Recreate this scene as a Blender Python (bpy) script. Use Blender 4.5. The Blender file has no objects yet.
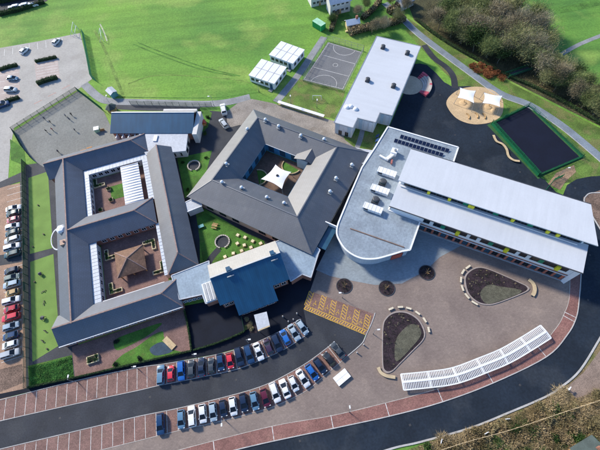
import bpy, bmesh, math, random
from mathutils import Vector, Matrix
from mathutils.geometry import tessellate_polygon
random.seed(7)
R = math.radians
sc = bpy.context.scene
COL = sc.collection

# ------------------------------------------------------------------ camera
CAM_H, CAM_TILT, CAM_ROLL, CAM_F = 100.0, R(62.0), R(5.5), 390.0     # metres, below horizon, roll, focal length in photo pixels (600 wide)
_c, _s = math.cos(CAM_ROLL), math.sin(CAM_ROLL)
_right = Vector((1, 0, 0)); _down = Vector((0, -math.sin(CAM_TILT), -math.cos(CAM_TILT))); _fwd = Vector((0, math.cos(CAM_TILT), -math.sin(CAM_TILT)))
_X = _c*_right + _s*_down; _U = -(-_s*_right + _c*_down)
cam = bpy.data.cameras.new('camera'); cam.sensor_width = 36.0; cam.lens = 36.0*CAM_F/600.0
cam.clip_start = 1.0; cam.clip_end = 3000.0
camo = bpy.data.objects.new('camera', cam); COL.objects.link(camo)
camo.matrix_world = Matrix(((_X.x, _U.x, -_fwd.x, 0), (_X.y, _U.y, -_fwd.y, 0), (_X.z, _U.z, -_fwd.z, CAM_H), (0, 0, 0, 1)))
sc.camera = camo

# ------------------------------------------------------------------ sky, sun, exposure
SUN_AZ = Vector((-0.74, 0.67)).normalized(); SUN_EL = R(33)
world = bpy.data.worlds.new('World'); sc.world = world; world.use_nodes = True
nt = world.node_tree; bg = nt.nodes['Background']
sky = nt.nodes.new('ShaderNodeTexSky'); sky.sky_type = 'NISHITA'; sky.sun_disc = False
sky.sun_elevation = SUN_EL; sky.sun_rotation = math.atan2(SUN_AZ.x, SUN_AZ.y)
sky.air_density = 1.0; sky.dust_density = 0.6; sky.ozone_density = 6.0
nt.links.new(sky.outputs[0], bg.inputs[0]); bg.inputs[1].default_value = 0.15
sl = bpy.data.lights.new('sun', 'SUN'); sl.energy = 4.0; sl.angle = R(7.0); sl.color = (1.0, 0.905, 0.75)
so = bpy.data.objects.new('sun', sl); COL.objects.link(so)
sv = Vector((SUN_AZ.x*math.cos(SUN_EL), SUN_AZ.y*math.cos(SUN_EL), math.sin(SUN_EL)))
so.rotation_euler = sv.to_track_quat('Z', 'Y').to_euler(); so.location = (-60, 120, 90)
sc.view_settings.view_transform = 'Standard'; sc.view_settings.look = 'None'; sc.view_settings.gamma = 1.0
sc.view_settings.exposure = 0.58

# ------------------------------------------------------------------ helpers
def W(px, py, z=0.0):
    """photo pixel -> the point of the place at height z"""
    x, y = px-300, py-225
    x, y = _c*x-_s*y, _s*x+_c*y
    d = _right*x + _down*y + _fwd*CAM_F
    t = (CAM_H-z)/-d.z
    return Vector((d.x*t, d.y*t, z))

class Frame:
    """a building's own axes: origin and direction"""
    def __init__(s, o, d, z):
        s.o = W(*o, z); v = W(*d, z)-s.o; s.ang = math.atan2(v.y, v.x); s.o.z = 0
    def pt(s, u, v, z=0):
        c, n = math.cos(s.ang), math.sin(s.ang)
        return Vector((s.o.x+c*u-n*v, s.o.y+n*u+c*v, z))
    def loc(s, px, py, z=0):
        q = W(px, py, z)-s.o; c, n = math.cos(s.ang), math.sin(s.ang)
        return Vector((c*q.x+n*q.y, -n*q.x+c*q.y, z))

MATS = {}
def mat(name, col, rough=0.8, var=0.15, scale=0.6, fine=0.1, fscale=8.0, bump=0.0, metal=0.0, col2=None, seam=None, seam_col=None, spec=0.4, brick=None, patch=None, alpha=None, streak=None, stripe=None, ior=1.5):
    """principled with large + fine noise; seam=(spacing along u, width); brick=(w,h,mortar); patch=(colour, scale, threshold, amount)"""
    if name in MATS: return MATS[name]
    m = bpy.data.materials.new(name); m.use_nodes = True; t = m.node_tree; N = t.nodes; L = t.links
    b = N['Principled BSDF']; b.inputs['Roughness'].default_value = rough; b.inputs['Metallic'].default_value = metal
    b.inputs['Specular IOR Level'].default_value = spec
    b.inputs['IOR'].default_value = ior
    geo = N.new('ShaderNodeNewGeometry')
    def noise(s, det=4, off=0):
        mp = N.new('ShaderNodeVectorMath'); mp.operation = 'ADD'; mp.inputs[1].default_value = (off, off*.7, off*.3); L.new(geo.outputs['Position'], mp.inputs[0])
        n = N.new('ShaderNodeTexNoise'); n.inputs['Scale'].default_value = s; n.inputs['Detail'].default_value = det; L.new(mp.outputs[0], n.inputs['Vector']); return n
    def mix(a, bb, fac, mode='MIX'):
        x = N.new('ShaderNodeMix'); x.data_type = 'RGBA'; x.blend_type = mode
        for sock, v in ((6, a), (7, bb)):
            if hasattr(v, 'links'): L.new(v, x.inputs[sock])
            else: x.inputs[sock].default_value = (*v, 1)
        if hasattr(fac, 'links'): L.new(fac, x.inputs[0])
        else: x.inputs[0].default_value = fac
        return x.outputs[2]
    def ramp(sock, lo, hi, a=0., bb=1.):
        r = N.new('ShaderNodeMapRange'); r.inputs[1].default_value = lo; r.inputs[2].default_value = hi; r.inputs[3].default_value = a; r.inputs[4].default_value = bb
        L.new(sock, r.inputs[0]); return r.outputs[0]
    c1 = tuple(max(0, x*(1-var)) for x in col); c2 = col2 if col2 else tuple(min(1, x*(1+var)) for x in col)
    n1 = noise(scale, 5)
    cur = mix(c1, c2, ramp(n1.outputs[0], .36, .64))
    if patch:
        pn = noise(patch[1], 5, 37.0)
        cur = mix(cur, patch[0], ramp(pn.outputs[0], patch[2], patch[2]+.1, 0, patch[3]))
    n2 = noise(fscale, 6, 11.0)
    if fine > 0:
        f1 = mix((1-fine*2,)*3, (1+fine*2,)*3, ramp(n2.outputs[0], .3, .7)); cur = mix(cur, f1, 1.0, 'MULTIPLY')
    if seam or brick or streak:
        uv = N.new('ShaderNodeUVMap')
    if streak:   # weathering that runs down the slope
        sm = N.new('ShaderNodeMapping'); sm.inputs['Scale'].default_value = (streak[0], streak[0]*.12, 1); L.new(uv.outputs[0], sm.inputs[0])
        sn = N.new('ShaderNodeTexNoise'); sn.inputs['Scale'].default_value = 2.2; sn.inputs['Detail'].default_value = 6; L.new(sm.outputs[0], sn.inputs['Vector'])
        cur = mix(cur, mix((1-streak[1]*1.6,)*3, (1+streak[1]*1.6,)*3, ramp(sn.outputs[0], .32, .68)), 1.0, 'MULTIPLY')
    if stripe:   # mowing lines
        sm = N.new('ShaderNodeMapping'); sm.inputs['Rotation'].default_value = (0, 0, stripe[0]); sm.inputs['Scale'].default_value = (.012, .30, 1); L.new(geo.outputs['Position'], sm.inputs[0])
        sn = N.new('ShaderNodeTexNoise'); sn.inputs['Scale'].default_value = 1.0; sn.inputs['Detail'].default_value = 5; L.new(sm.outputs[0], sn.inputs['Vector'])
        cur = mix(cur, mix((1-stripe[1],)*3, (1+stripe[1],)*3, ramp(sn.outputs[0], .34, .66)), 1.0, 'MULTIPLY')
    if brick:
        br = N.new('ShaderNodeTexBrick'); br.inputs['Scale'].default_value = 1.0; L.new(uv.outputs[0], br.inputs['Vector'])
        br.inputs['Brick Width'].default_value = brick[0]; br.inputs['Row Height'].default_value = brick[1]; br.inputs['Mortar Size'].default_value = brick[2]
        br.inputs['Color1'].default_value = (.92, .92, .92, 1); br.inputs['Color2'].default_value = (1.08, 1.08, 1.08, 1); br.inputs['Mortar'].default_value = (brick[3],)*3+(1,)
        cur = mix(cur, br.outputs[0], 1.0, 'MULTIPLY')
    if seam:
        sp = N.new('ShaderNodeSeparateXYZ'); L.new(uv.outputs[0], sp.inputs[0])
        md = N.new('ShaderNodeMath'); md.operation = 'PINGPONG'; md.inputs[1].default_value = seam[0]/2; L.new(sp.outputs[0], md.inputs[0])
        lt = ramp(md.outputs[0], seam[1]*.5, seam[1]); iv = N.new('ShaderNodeMath'); iv.operation = 'SUBTRACT'; iv.inputs[0].default_value = 1.0; L.new(lt, iv.inputs[1])
        fm = N.new('ShaderNodeMath'); fm.operation = 'MULTIPLY'; fm.inputs[1].default_value = seam[2] if len(seam) > 2 else .5; L.new(iv.outputs[0], fm.inputs[0])
        cur = mix(cur, seam_col or tuple(x*.6 for x in col), fm.outputs[0])
    L.new(cur, b.inputs['Base Color'])
    if bump:
        bp = N.new('ShaderNodeBump'); bp.inputs['Strength'].default_value = bump; bp.inputs['Distance'].default_value = .1; L.new(n2.outputs[0], bp.inputs['Height']); L.new(bp.outputs[0], b.inputs['Normal'])
    if alpha is not None: b.inputs['Alpha'].default_value = alpha
    MATS[name] = m; return m

class MB:
    """collects faces; build() links them as one mesh object"""
    def __init__(s): s.v = []; s.f = []; s.mi = []
    def face(s, pts, mi=0):
        i = len(s.v); s.v += [tuple(p) for p in pts]; s.f.append(tuple(range(i, i+len(pts)))); s.mi.append(mi); return s
    def box(s, c, d, rz=0.0, mi=0, top=None):
        """c centre, d full size; top scales the upper face in x,y"""
        hx, hy, hz = d[0]/2, d[1]/2, d[2]/2; tx, ty = (top or (1, 1)); co, sn = math.cos(rz), math.sin(rz)
        q = []
        for z, kx, ky in ((-hz, 1, 1), (hz, tx, ty)):
            for x, y in ((-hx, -hy), (hx, -hy), (hx, hy), (-hx, hy)):
                x, y = x*kx, y*ky; q.append((c[0]+co*x-sn*y, c[1]+sn*x+co*y, c[2]+z))
        i = len(s.v); s.v += q
        for f in ((3, 2, 1, 0), (4, 5, 6, 7), (0, 1, 5, 4), (1, 2, 6, 5), (2, 3, 7, 6), (3, 0, 4, 7)): s.f.append(tuple(i+k for k in f)); s.mi.append(mi)
        return s
    def b(s, x0, x1, y0, y1, z0, z1, mi=0): return s.box(((x0+x1)/2, (y0+y1)/2, (z0+z1)/2), (x1-x0, y1-y0, z1-z0), 0, mi)
    def bar(s, a, b, w, h=None, mi=0):
        a, b = Vector(a), Vector(b); d = (b-a); h = h or w
        if d.length < 1e-6: return s
        d.normalize(); up = Vector((0, 0, 1)) if abs(d.z) < .95 else Vector((1, 0, 0))
        x = d.cross(up).normalized()*w/2; y = x.cross(d).normalized()*h/2; i = len(s.v)
        s.v += [tuple(p+o) for p in (a, b) for o in (-x-y, x-y, x+y, -x+y)]
        for f in ((0, 1, 2, 3), (7, 6, 5, 4), (0, 4, 5, 1), (1, 5, 6, 2), (2, 6, 7, 3), (3, 7, 4, 0)): s.f.append(tuple(i+k for k in f)); s.mi.append(mi)
        return s
    def tube(s, a, b, r0, r1, n=8, mi=0, caps=True):
        a, b = Vector(a), Vector(b); d = (b-a).normalized(); up = Vector((0, 0, 1)) if abs(d.z) < .95 else Vector((1, 0, 0))
        x = d.cross(up).normalized(); y = d.cross(x).normalized(); i = len(s.v)
        for p, r in ((a, r0), (b, r1)):
            for k in range(n): t = 2*math.pi*k/n; s.v.append(tuple(p+x*math.cos(t)*r+y*math.sin(t)*r))
        for k in range(n): s.f.append((i+k, i+(k+1) % n, i+n+(k+1) % n, i+n+k)); s.mi.append(mi)
        if caps: s.f.append(tuple(i+n+k for k in range(n))); s.mi.append(mi); s.f.append(tuple(i+n-1-k for k in range(n))); s.mi.append(mi)
        return s
    def dome(s, c, r, h, n=10, m=3, mi=0):
        i = len(s.v)
        for j in range(m):
            t = math.pi/2*j/m
            for k in range(n): a = 2*math.pi*k/n; s.v.append((c[0]+r*math.cos(t)*math.cos(a), c[1]+r*math.cos(t)*math.sin(a), c[2]+h*math.sin(t)))
        s.v.append((c[0], c[1], c[2]+h))
        for j in range(m-1):
            for k in range(n): s.f.append((i+j*n+k, i+j*n+(k+1) % n, i+(j+1)*n+(k+1) % n, i+(j+1)*n+k)); s.mi.append(mi)
        for k in range(n): s.f.append((i+(m-1)*n+k, i+(m-1)*n+(k+1) % n, i+m*n)); s.mi.append(mi)
        return s
    def prism(s, poly, z0, z1, mi=0, bottom=True):
        p = [Vector((q[0], q[1], 0)) for q in poly]
        if sum(p[i].x*p[(i+1) % len(p)].y-p[(i+1) % len(p)].x*p[i].y for i in range(len(p))) < 0: p.reverse()
        n = len(p); i = len(s.v)
        s.v += [(q.x, q.y, z0) for q in p]+[(q.x, q.y, z1) for q in p]
        for k in range(n): s.f.append((i+k, i+(k+1) % n, i+n+(k+1) % n, i+n+k)); s.mi.append(mi)
        for tri in tessellate_polygon([p]):
            a, b, c = tri
            if (p[b]-p[a]).cross(p[c]-p[a]).z < 0: b, c = c, b
            s.f.append((i+n+a, i+n+b, i+n+c)); s.mi.append(mi)
            if bottom: s.f.append((i+c, i+b, i+a)); s.mi.append(mi)
        return s
    def flat(s, poly, z, mi=0):
        p = [Vector((q[0], q[1], 0)) for q in poly]; i = len(s.v); s.v += [(q.x, q.y, z) for q in p]
        for tri in tessellate_polygon([p]):
            a, b, c = tri
            if (p[b]-p[a]).cross(p[c]-p[a]).z < 0: b, c = c, b
            s.f.append((i+a, i+b, i+c)); s.mi.append(mi)
        return s
    def thick(s, polys, dz, mi=0):
        """roof planes with an underside and fascia along the free edges"""
        key = lambda p: (round(p[0], 3), round(p[1], 3), round(p[2], 3)); cnt = {}
        for P in polys:
            for a, b in zip(P, P[1:]+P[:1]): k = frozenset((key(a), key(b))); cnt[k] = cnt.get(k, 0)+1
        for P in polys:
            s.face(P, mi); s.face([(p[0], p[1], p[2]-dz) for p in reversed(P)], mi)
            for a, b in zip(P, P[1:]+P[:1]):
                if cnt[frozenset((key(a), key(b)))] == 1: s.face([(a[0], a[1], a[2]-dz), (b[0], b[1], b[2]-dz), b, a], mi)
        return s
    def build(s, name, m, parent=None, smooth=False, **tags):
        me = s.mesh(name, m, smooth); return link(name, me, parent, **tags)
    def mesh(s, name, m, smooth=False):
        me = bpy.data.meshes.new(name); me.from_pydata(s.v, [], s.f)
        for mm in (m if isinstance(m, (list, tuple)) else [m]): me.materials.append(mm)
        me.polygons.foreach_set('material_index', s.mi)
        if smooth: me.polygons.foreach_set('use_smooth', [True]*len(s.f))
        uv = me.uv_layers.new(name='UVMap').data
        for p in me.polygons:
            n = p.normal
            if abs(n.z) > .9995: t, bb = Vector((1, 0, 0)), Vector((0, 1, 0))
            else: t = Vector((-n.y, n.x, 0)).normalized(); bb = n.cross(t)
            for li in p.loop_indices:
                co = me.vertices[me.loops[li].vertex_index].co; uv[li].uv = (co.dot(t), co.dot(bb))
        me.update(); return me

def tag(o, label=None, cat=None, group=None, kind=None):
    if label: o['label'] = label
    if cat: o['category'] = cat
    if group: o['group'] = group
    if kind: o['kind'] = kind
    return o
def link(name, me, parent=None, loc=None, rz=None, matl=None, **tags):
    o = bpy.data.objects.new(name, me); COL.objects.link(o)
    if parent: o.parent = parent
    if loc is not None: o.location = loc
    if rz is not None: o.rotation_euler[2] = rz
    if matl is not None:
        o.material_slots[0].link = 'OBJECT'; o.material_slots[0].material = matl
    return tag(o, **tags)
def empty(name, loc, rz=0.0, **tags):
    o = bpy.data.objects.new(name, None); COL.objects.link(o); o.location = loc; o.rotation_euler[2] = rz; o.empty_display_size = .5
    return tag(o, **tags)
def copy_tree(o, parent=None):
    c = o.copy(); COL.objects.link(c); c.parent = parent
    for ch in o.children: copy_tree(ch, c)
    return c
def smooth_line(p, n=6, closed=False):
    """Catmull-Rom through 2D/3D points"""
    p = [Vector(q) for q in p]; out = []; m = len(p)
    rng = range(m) if closed else range(m-1)
    for i in rng:
        if closed: a, b, c, d = p[(i-1) % m], p[i], p[(i+1) % m], p[(i+2) % m]
        else: a, b, c, d = p[max(i-1, 0)], p[i], p[i+1], p[min(i+2, m-1)]
        for k in range(n):
            t = k/n; out.append(.5*((2*b)+(c-a)*t+(2*a-5*b+4*c-d)*t*t+(3*b-a-3*c+d)*t**3))
    if not closed: out.append(p[-1])
    return out
def G(pxs, z=0.0, n=0, closed=False):
    p = [W(x, y, z) for x, y in pxs]
    return smooth_line(p, n, closed) if n else p
def resample(p, n):
    L = [0]
    for a, b in zip(p, p[1:]): L.append(L[-1]+(b-a).length)
    out = []
    for k in range(n+1):
        t = L[-1]*k/n; i = 0
        while i < len(p)-2 and L[i+1] < t: i += 1
        f = (t-L[i])/max(L[i+1]-L[i], 1e-9); out.append(p[i].lerp(p[i+1], f))
    return out
def walk(p, d):
    """point and direction at distance d along a polyline"""
    for a, b in zip(p, p[1:]):
        l = (b-a).length
        if d <= l: return a.lerp(b, d/l), (b-a).normalized()
        d -= l
    return p[-1].copy(), (p[-1]-p[-2]).normalized()
def length(p): return sum((b-a).length for a, b in zip(p, p[1:]))
def offset(p, w):
    out = []
    for i, q in enumerate(p):
        d = (p[min(i+1, len(p)-1)]-p[max(i-1, 0)]); d.z = 0; d.normalize(); out.append(q+Vector((-d.y, d.x, 0))*w)
    return out
def sheet(name, poly, z, m, parent=None, kind='structure'):
    return MB().flat(poly, z).build(name, m, parent, kind=None if parent else kind)
def ribbon(name, line, w, z, m, parent=None, h=0.0):
    a, b = offset(line, w/2), offset(line, -w/2); mb = MB()
    for i in range(len(line)-1):
        mb.face([(b[i].x, b[i].y, z), (b[i+1].x, b[i+1].y, z), (a[i+1].x, a[i+1].y, z), (a[i].x, a[i].y, z)])
        if h:
            for q, r, fl in ((a[i+1], a[i], 0), (b[i], b[i+1], 0)): mb.face([(q.x, q.y, z-h), (r.x, r.y, z-h), (r.x, r.y, z), (q.x, q.y, z)][::-1])
    if h:
        for i, fl in ((0, 0), (len(line)-1, 1)): mb.face([(a[i].x, a[i].y, z-h), (b[i].x, b[i].y, z-h), (b[i].x, b[i].y, z), (a[i].x, a[i].y, z)])
    return mb.build(name, m, parent, kind=None if parent else 'structure')

ORD = ['first', 'second', 'third', 'fourth', 'fifth', 'sixth', 'seventh', 'eighth', 'ninth', 'tenth', 'eleventh', 'twelfth', 'thirteenth', 'fourteenth', 'fifteenth', 'sixteenth', 'seventeenth', 'eighteenth', 'nineteenth', 'twentieth', 'twenty-first', 'twenty-second', 'twenty-third', 'twenty-fourth', 'twenty-fifth', 'twenty-sixth']

# ------------------------------------------------------------------ materials
M_grass = mat('field_grass', (.095, .245, .042), .9, .22, .022, .10, 1.6, .3, col2=(.165, .325, .042), patch=((.215, .325, .065), .05, .50, .8), stripe=(R(-28), .13))
M_lawn = mat('lawn', (.06, .16, .02), .9, .25, .3, .15, 4, .3, patch=((.10, .14, .03), .4, .58, .5))
M_turf = mat('artificial_turf', (.16, .27, .06), .9, .10, .25, .08, 6, .1)
M_verge = mat('verge_grass', (.10, .17, .03), .9, .3, .2, .18, 3, .4, patch=((.17, .16, .06), .25, .5, .7))
M_asph = mat('asphalt', (.028, .032, .042), .82, .2, .15, .10, 3, .1, patch=((.043, .047, .055), .16, .54, .7))
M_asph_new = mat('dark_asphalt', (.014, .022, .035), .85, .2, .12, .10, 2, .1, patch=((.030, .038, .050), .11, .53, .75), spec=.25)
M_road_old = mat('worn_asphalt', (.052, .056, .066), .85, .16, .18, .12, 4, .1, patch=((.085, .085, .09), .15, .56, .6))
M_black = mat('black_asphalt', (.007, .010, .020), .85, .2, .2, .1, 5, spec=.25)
M_conc = mat('pale_concrete', (.37, .355, .33), .85, .08, .12, .05, 2, 0, patch=((.31, .29, .265), .2, .56, .6))
M_yard = mat('grey_yard', (.20, .205, .19), .85, .10, .10, .08, 2, 0, patch=((.17, .18, .17), .15, .55, .5))
M_path = mat('grey_path', (.25, .26, .27), .85, .15, .3, .1, 3)
M_bluepath = mat('blue_grey_path', (.19, .225, .26), .8, .15, .3, .1, 3)
M_plaza = mat('plaza_setts', (.215, .168, .148), .8, .10, .10, .05, 2.5, 0, col2=(.252, .200, .172), brick=(.6, .3, .03, .86), patch=((.30, .235, .195), .28, .60, .40))
M_red = mat('red_setts', (.235, .115, .098), .8, .16, .25, .14, 4, 0, brick=(.6, .3, .03, .78), patch=((.28, .15, .12), .3, .55, .6))
M_bay = mat('bay_setts', (.205, .118, .100), .8, .16, .3, .14, 4, 0, brick=(.6, .3, .03, .78), patch=((.22, .14, .11), .35, .55, .6))
M_baytan = mat('tan_bay_setts', (.33, .21, .145), .8, .15, .3, .12, 4, 0, brick=(.6, .3, .03, .8))
M_kerb = mat('kerb_stone', (.42, .41, .40), .8, .1, .5, .08, 5)
M_line = mat('white_paint', (.60, .60, .58), .7, .08, 2, .1, 9, patch=((.30, .25, .23), 1.6, .54, .75))
M_yellow = mat('yellow_paint', (.62, .38, .06), .7, .12, 2, .12, 9, patch=((.30, .18, .08), 1.4, .54, .7))
M_slate = mat('slate_roof', (.046, .062, .098), .58, .10, .22, .03, 3, .02, brick=(.8, .42, .06, .60), spec=.75, streak=(.5, .08), ior=1.85)
M_slate2 = mat('weathered_slate_roof', (.070, .075, .088), .58, .10, .22, .03, 3, .02, brick=(.8, .42, .06, .64), patch=((.115, .113, .11), .3, .56, .4), spec=.75, streak=(.5, .08), ior=1.85)
M_sunlitmetal = mat('sunlit_metal_roof', (.42, .40, .36), .6, .05, .3, .04, 3, seam=(.6, .05, .2))  # sunlit copy of the hall roofing: warm sunlight put into the colour
M_bluemetal = mat('shade_blue_metal_roof', (.010, .080, .165), .5, .08, .2, .03, 3, seam=(.5, .07, .35), spec=.5, streak=(.45, .09))  # shaded copy of the hall roofing, sky-blue shade in its colour; also trims, doors
M_ridge = mat('ridge_tiles', (.27, .185, .165), .75, .15, 1.5, .1, 5)
M_white = mat('white_cladding', (.74, .75, .77), .55, .04, .4, .03, 4)
M_whiteroof = mat('white_membrane_roof', (.53, .555, .595), .6, .03, .10, .012, 2, streak=(.35, .02), seam=(1.5, .05, .22), seam_col=(.42, .44, .48), patch=((.47, .50, .55), .12, .60, .3))
M_greyroof = mat('grey_flat_roof', (.25, .30, .35), .65, .12, .18, .08, 2, seam=(1.0, .06, .25), patch=((.20, .235, .275), .25, .54, .6))
M_paleflat = mat('pale_flat_roof', (.45, .48, .53), .65, .08, .2, .05, 2, seam=(1.2, .05, .3))
M_blueflat = mat('blue_grey_flat_roof', (.25, .325, .40), .65, .1, .25, .07, 2, seam=(1.2, .05, .3))
M_brick = mat('red_brick', (.30, .135, .095), .85, .12, .5, .1, 6, brick=(.45, .15, .012, 1.1))
M_buff = mat('buff_brick', (.48, .34, .26), .85, .1, .5, .1, 6, brick=(.45, .15, .012, 1.1))
M_render = mat('pale_render', (.60, .59, .57), .8, .06, .4, .04, 4)
M_grey = mat('grey_metal', (.33, .35, .37), .45, .08, .6, .05, 5, metal=.4)
M_darkgrey = mat('dark_grey_metal', (.055, .06, .07), .5, .1, .6, .05, 5)
M_glass = mat('window_glass', (.008, .012, .018), .14, .1, .5, 0, spec=.5)
M_blueglass = mat('blue_tinted_glass', (.03, .085, .14), .15, .1, .5, 0, spec=.6)
M_green = mat('green_steel', (.010, .135, .058), .5, .1, .6, .06, 5)
M_darkgreen = mat('dark_green_steel', (.012, .075, .045), .5, .1, .6, .06, 5)
M_greenpanel = mat('green_glass_panel', (.01, .22, .12), .3, .05, .6, 0)
M_yellowpanel = mat('yellow_panel', (.72, .66, .03), .5, .05, .6, 0)
M_wood = mat('timber', (.40, .26, .12), .8, .18, 1.2, .15, 6)
M_palewood = mat('pale_timber', (.52, .40, .24), .8, .15, 1.2, .12, 6)
M_sand = mat('sand_safety_surface', (.53, .385, .225), .9, .09, .3, .1, 4)
M_soil = mat('planting_soil', (.028, .018, .024), .95, .35, .5, .3, 4, .6)
M_soilbrown = mat('bare_soil', (.16, .11, .085), .95, .3, .3, .25, 3, .5)
M_court = mat('court_surface', (.15, .155, .165), .85, .1, .15, .1, 3)
M_bedlawn = mat('dry_bed_lawn', (.095, .092, .066), .95, .2, .6, .2, 5, .4)
M_pv = mat('solar_cell', (.008, .014, .045), .12, .15, 1, 0, spec=.6)
M_sail = mat('sail_fabric', (.80, .81, .84), .7, .02, .5, .02, 4)
M_hedge = mat('hedge_leaf', (.035, .085, .022), .85, .35, .6, .3, 6)
M_dryhedge = mat('bare_hedge', (.11, .085, .065), .95, .3, .6, .3, 6)
M_rubber = mat('blue_rubber_surface', (.04, .07, .105), .9, .15, .4, .1, 4)
M_pink = mat('pink_seating', (.50, .09, .13), .7, .12, .6, .06, 5)
M_stone = mat('pale_stone', (.46, .42, .38), .8, .12, .6, .1, 5)
M_tyre = mat('tyre', (.015, .015, .016), .8, .1, 2, 0)
M_cpave = mat('courtyard_paving', (.21, .125, .108), .85, .15, .3, .12, 4, brick=(.6, .3, .03, .8))
M_brownroof = mat('brown_tiled_roof', (.20, .115, .075), .75, .2, .6, .12, 3, brick=(.5, .3, .03, .7))
M_bark = mat('tree_bark', (.115, .10, .075), .95, .25, .8, .15, 5)
M_corr = mat('white_ribbed_roof', (.50, .55, .63), .5, .04, .4, .03, 4, seam=(.9, .10, .55), seam_col=(.40, .43, .50))
M_poly = mat('clear_roof_panel', (.30, .30, .34), .25, .05, .5, .03, 4, alpha=.16)

# ================================================================== THE GROUND
g = MB(); S = 900
g.face([(-S, -S, -.02), (S, -S, -.02), (S, S, -.02), (-S, S, -.02)]); g.build('ground', M_grass, kind='structure')

# --- top-left car park, playground and roads
sheet('car_park_surface', G([(-30, 54), (0, 48), (40, 41), (80, 33), (92, 79), (80, 88), (14, 128), (10, 150), (8, 182), (-30, 190)]), .010, M_conc)
PLAY = [(14, 131), (78, 91), (104, 112), (114, 133), (135, 137), (132, 150), (45, 168), (33, 160), (24, 149)]
yard = sheet('playground_surface', G(PLAY), .030, M_yard)
ribbon('footpath', G([(84, 84), (97, 96), (108, 101), (130, 102), (170, 103), (205, 104), (228, 102), (250, 97)], 0, 5), 3.0, .022, M_path)
ribbon('tarmac_strip', G([(108, 106), (150, 108), (200, 108)], 0, 3), 2.6, .018, M_road_old)
sheet('service_road', G([(-30, 192), (0, 182), (22, 172), (48, 166), (48, 172), (28, 179), (0, 188), (-30, 200)]), .034, M_road_old)
sheet('road_surface', G([(-40, 22), (0, 17), (25, 9), (47, 1), (55, -12), (-40, -12)]), .012, M_asph)

# --- left column of bays, lawn strips
LT, LB = W(0, 186), W(0, 402)
colbay = sheet('parking_bay_paving', G([(-26, 192), (20.5, 183), (27, 370), (28, 391), (0, 400), (-30, 404)]), .016, M_baytan)
sheet('bay_apron', G([(-26, 259), (21, 252), (22, 262), (-26, 270)]), .026, M_road_old)
sheet('fence_side_path', G([(25, 165), (45, 162), (75, 168), (80, 340), (75, 352), (76, 384), (27, 397), (20, 183)]), .020, M_road_old)
sheet('artificial_lawn', G([(28.5, 178), (48, 171.5), (53, 248), (30, 254)]), .040, M_turf)
sheet('artificial_lawn', G([(30.3, 262), (53.5, 254), (56, 290), (60, 345), (32.5, 362)]), .040, M_turf)
sheet('soil_bed', G([(-10, 372), (22, 364), (25, 382), (-10, 396)]), .032, M_soilbrown)
sheet('lawn', G([(28, 366), (72, 355), (74, 377), (29, 387)]), .044, M_lawn)
sheet('verge', G([(10, 139), (24, 149), (26, 166), (11, 160)]), .038, M_lawn)

# --- front garden below the left block
gz = .046
sheet('garden_paving', G([(72, 347), (184, 309), (192, 351), (75, 378)]), gz, M_cpave)
q = lambda L: [(60+x*.23333, 300+y*.23333) for x, y in L]
sheet('garden_lawn', G(q([(238, 170), (330, 132), (425, 100), (432, 108), (380, 150), (300, 195), (242, 215)]), 0, 4, True), gz+.012, M_lawn)
sheet('garden_lawn', G(q([(230, 288), (262, 240), (330, 200), (400, 150), (440, 135), (446, 158), (470, 205), (520, 222), (555, 224), (400, 258)]), 0, 4, True), gz+.012, M_lawn)
sheet('rubber_play_surface', G(q([(388, 205), (438, 180), (484, 218), (420, 238), (392, 228)]), 0, 3, True), gz+.024, M_rubber)

# --- black tarmac in front of the hall and footway along the bays
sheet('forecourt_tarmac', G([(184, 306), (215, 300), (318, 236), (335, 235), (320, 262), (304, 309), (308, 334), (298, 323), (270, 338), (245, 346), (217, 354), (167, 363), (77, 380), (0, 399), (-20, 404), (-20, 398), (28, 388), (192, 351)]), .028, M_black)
sheet('courtyard_tarmac', G([(186, 128), (200, 110), (226, 112), (249, 111), (245, 124), (222, 160), (206, 184), (199, 194), (200, 262), (192, 300), (182, 300), (170, 180), (165, 150)]), .014, M_asph)

sheet('service_strip', G([(352, 146), (380, 152), (340, 240), (318, 262), (296, 262), (200, 206), (196, 190), (330, 200)]), .007, M_asph)
# --- car park road, bays, plaza, red pavement, drive
U_top = G([(-25, 406), (0, 400), (77, 380.5), (138, 367.7), (167, 363.5), (217, 354.5), (245, 346.5), (263, 339.5), (287, 327.5), (298, 320)], 0, 5)
U_bot = G([(-25, 427), (0, 421), (75, 404), (138, 390.5), (157, 386), (197, 378), (236, 369.5), (262, 359.5), (285, 349), (308, 334)], 0, 5)
L_top = G([(-20, 454), (13, 446), (93, 427), (140, 416), (177, 408.5), (217, 399), (247, 391), (266, 384.5), (283, 376.5), (308, 362), (334, 342.5)], 0, 5)
L_bot = G([(0, 476), (93, 452), (145, 439), (177, 431), (227, 419.5), (250, 413.5), (275, 406), (305, 391.5), (322, 378), (348, 355.5)], 0, 5)
sheet('car_park_road', G([(-25, 426), (0, 420), (75, 403), (157, 385), (197, 377), (236, 369), (262, 359), (285, 348), (308, 332), (303.5, 309), (365, 334.5), (362, 343), (348, 356), (334, 343), (308, 363), (283, 377.5), (266, 385.5), (217, 400), (140, 417), (93, 428), (13, 447), (-20, 456)]), .036, M_asph)
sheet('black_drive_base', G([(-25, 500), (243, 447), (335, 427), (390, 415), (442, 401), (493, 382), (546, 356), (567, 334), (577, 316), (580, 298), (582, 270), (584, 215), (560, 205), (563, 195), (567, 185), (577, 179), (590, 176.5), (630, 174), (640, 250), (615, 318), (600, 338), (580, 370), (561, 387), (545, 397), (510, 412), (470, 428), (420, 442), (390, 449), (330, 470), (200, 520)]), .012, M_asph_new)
R_top = G([(130, 464), (190, 447), (273, 426), (330, 416), (385, 403), (437, 389), (487, 372), (537, 347), (556, 328), (564, 314), (569, 299), (570, 276)], 0, 5)
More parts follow.
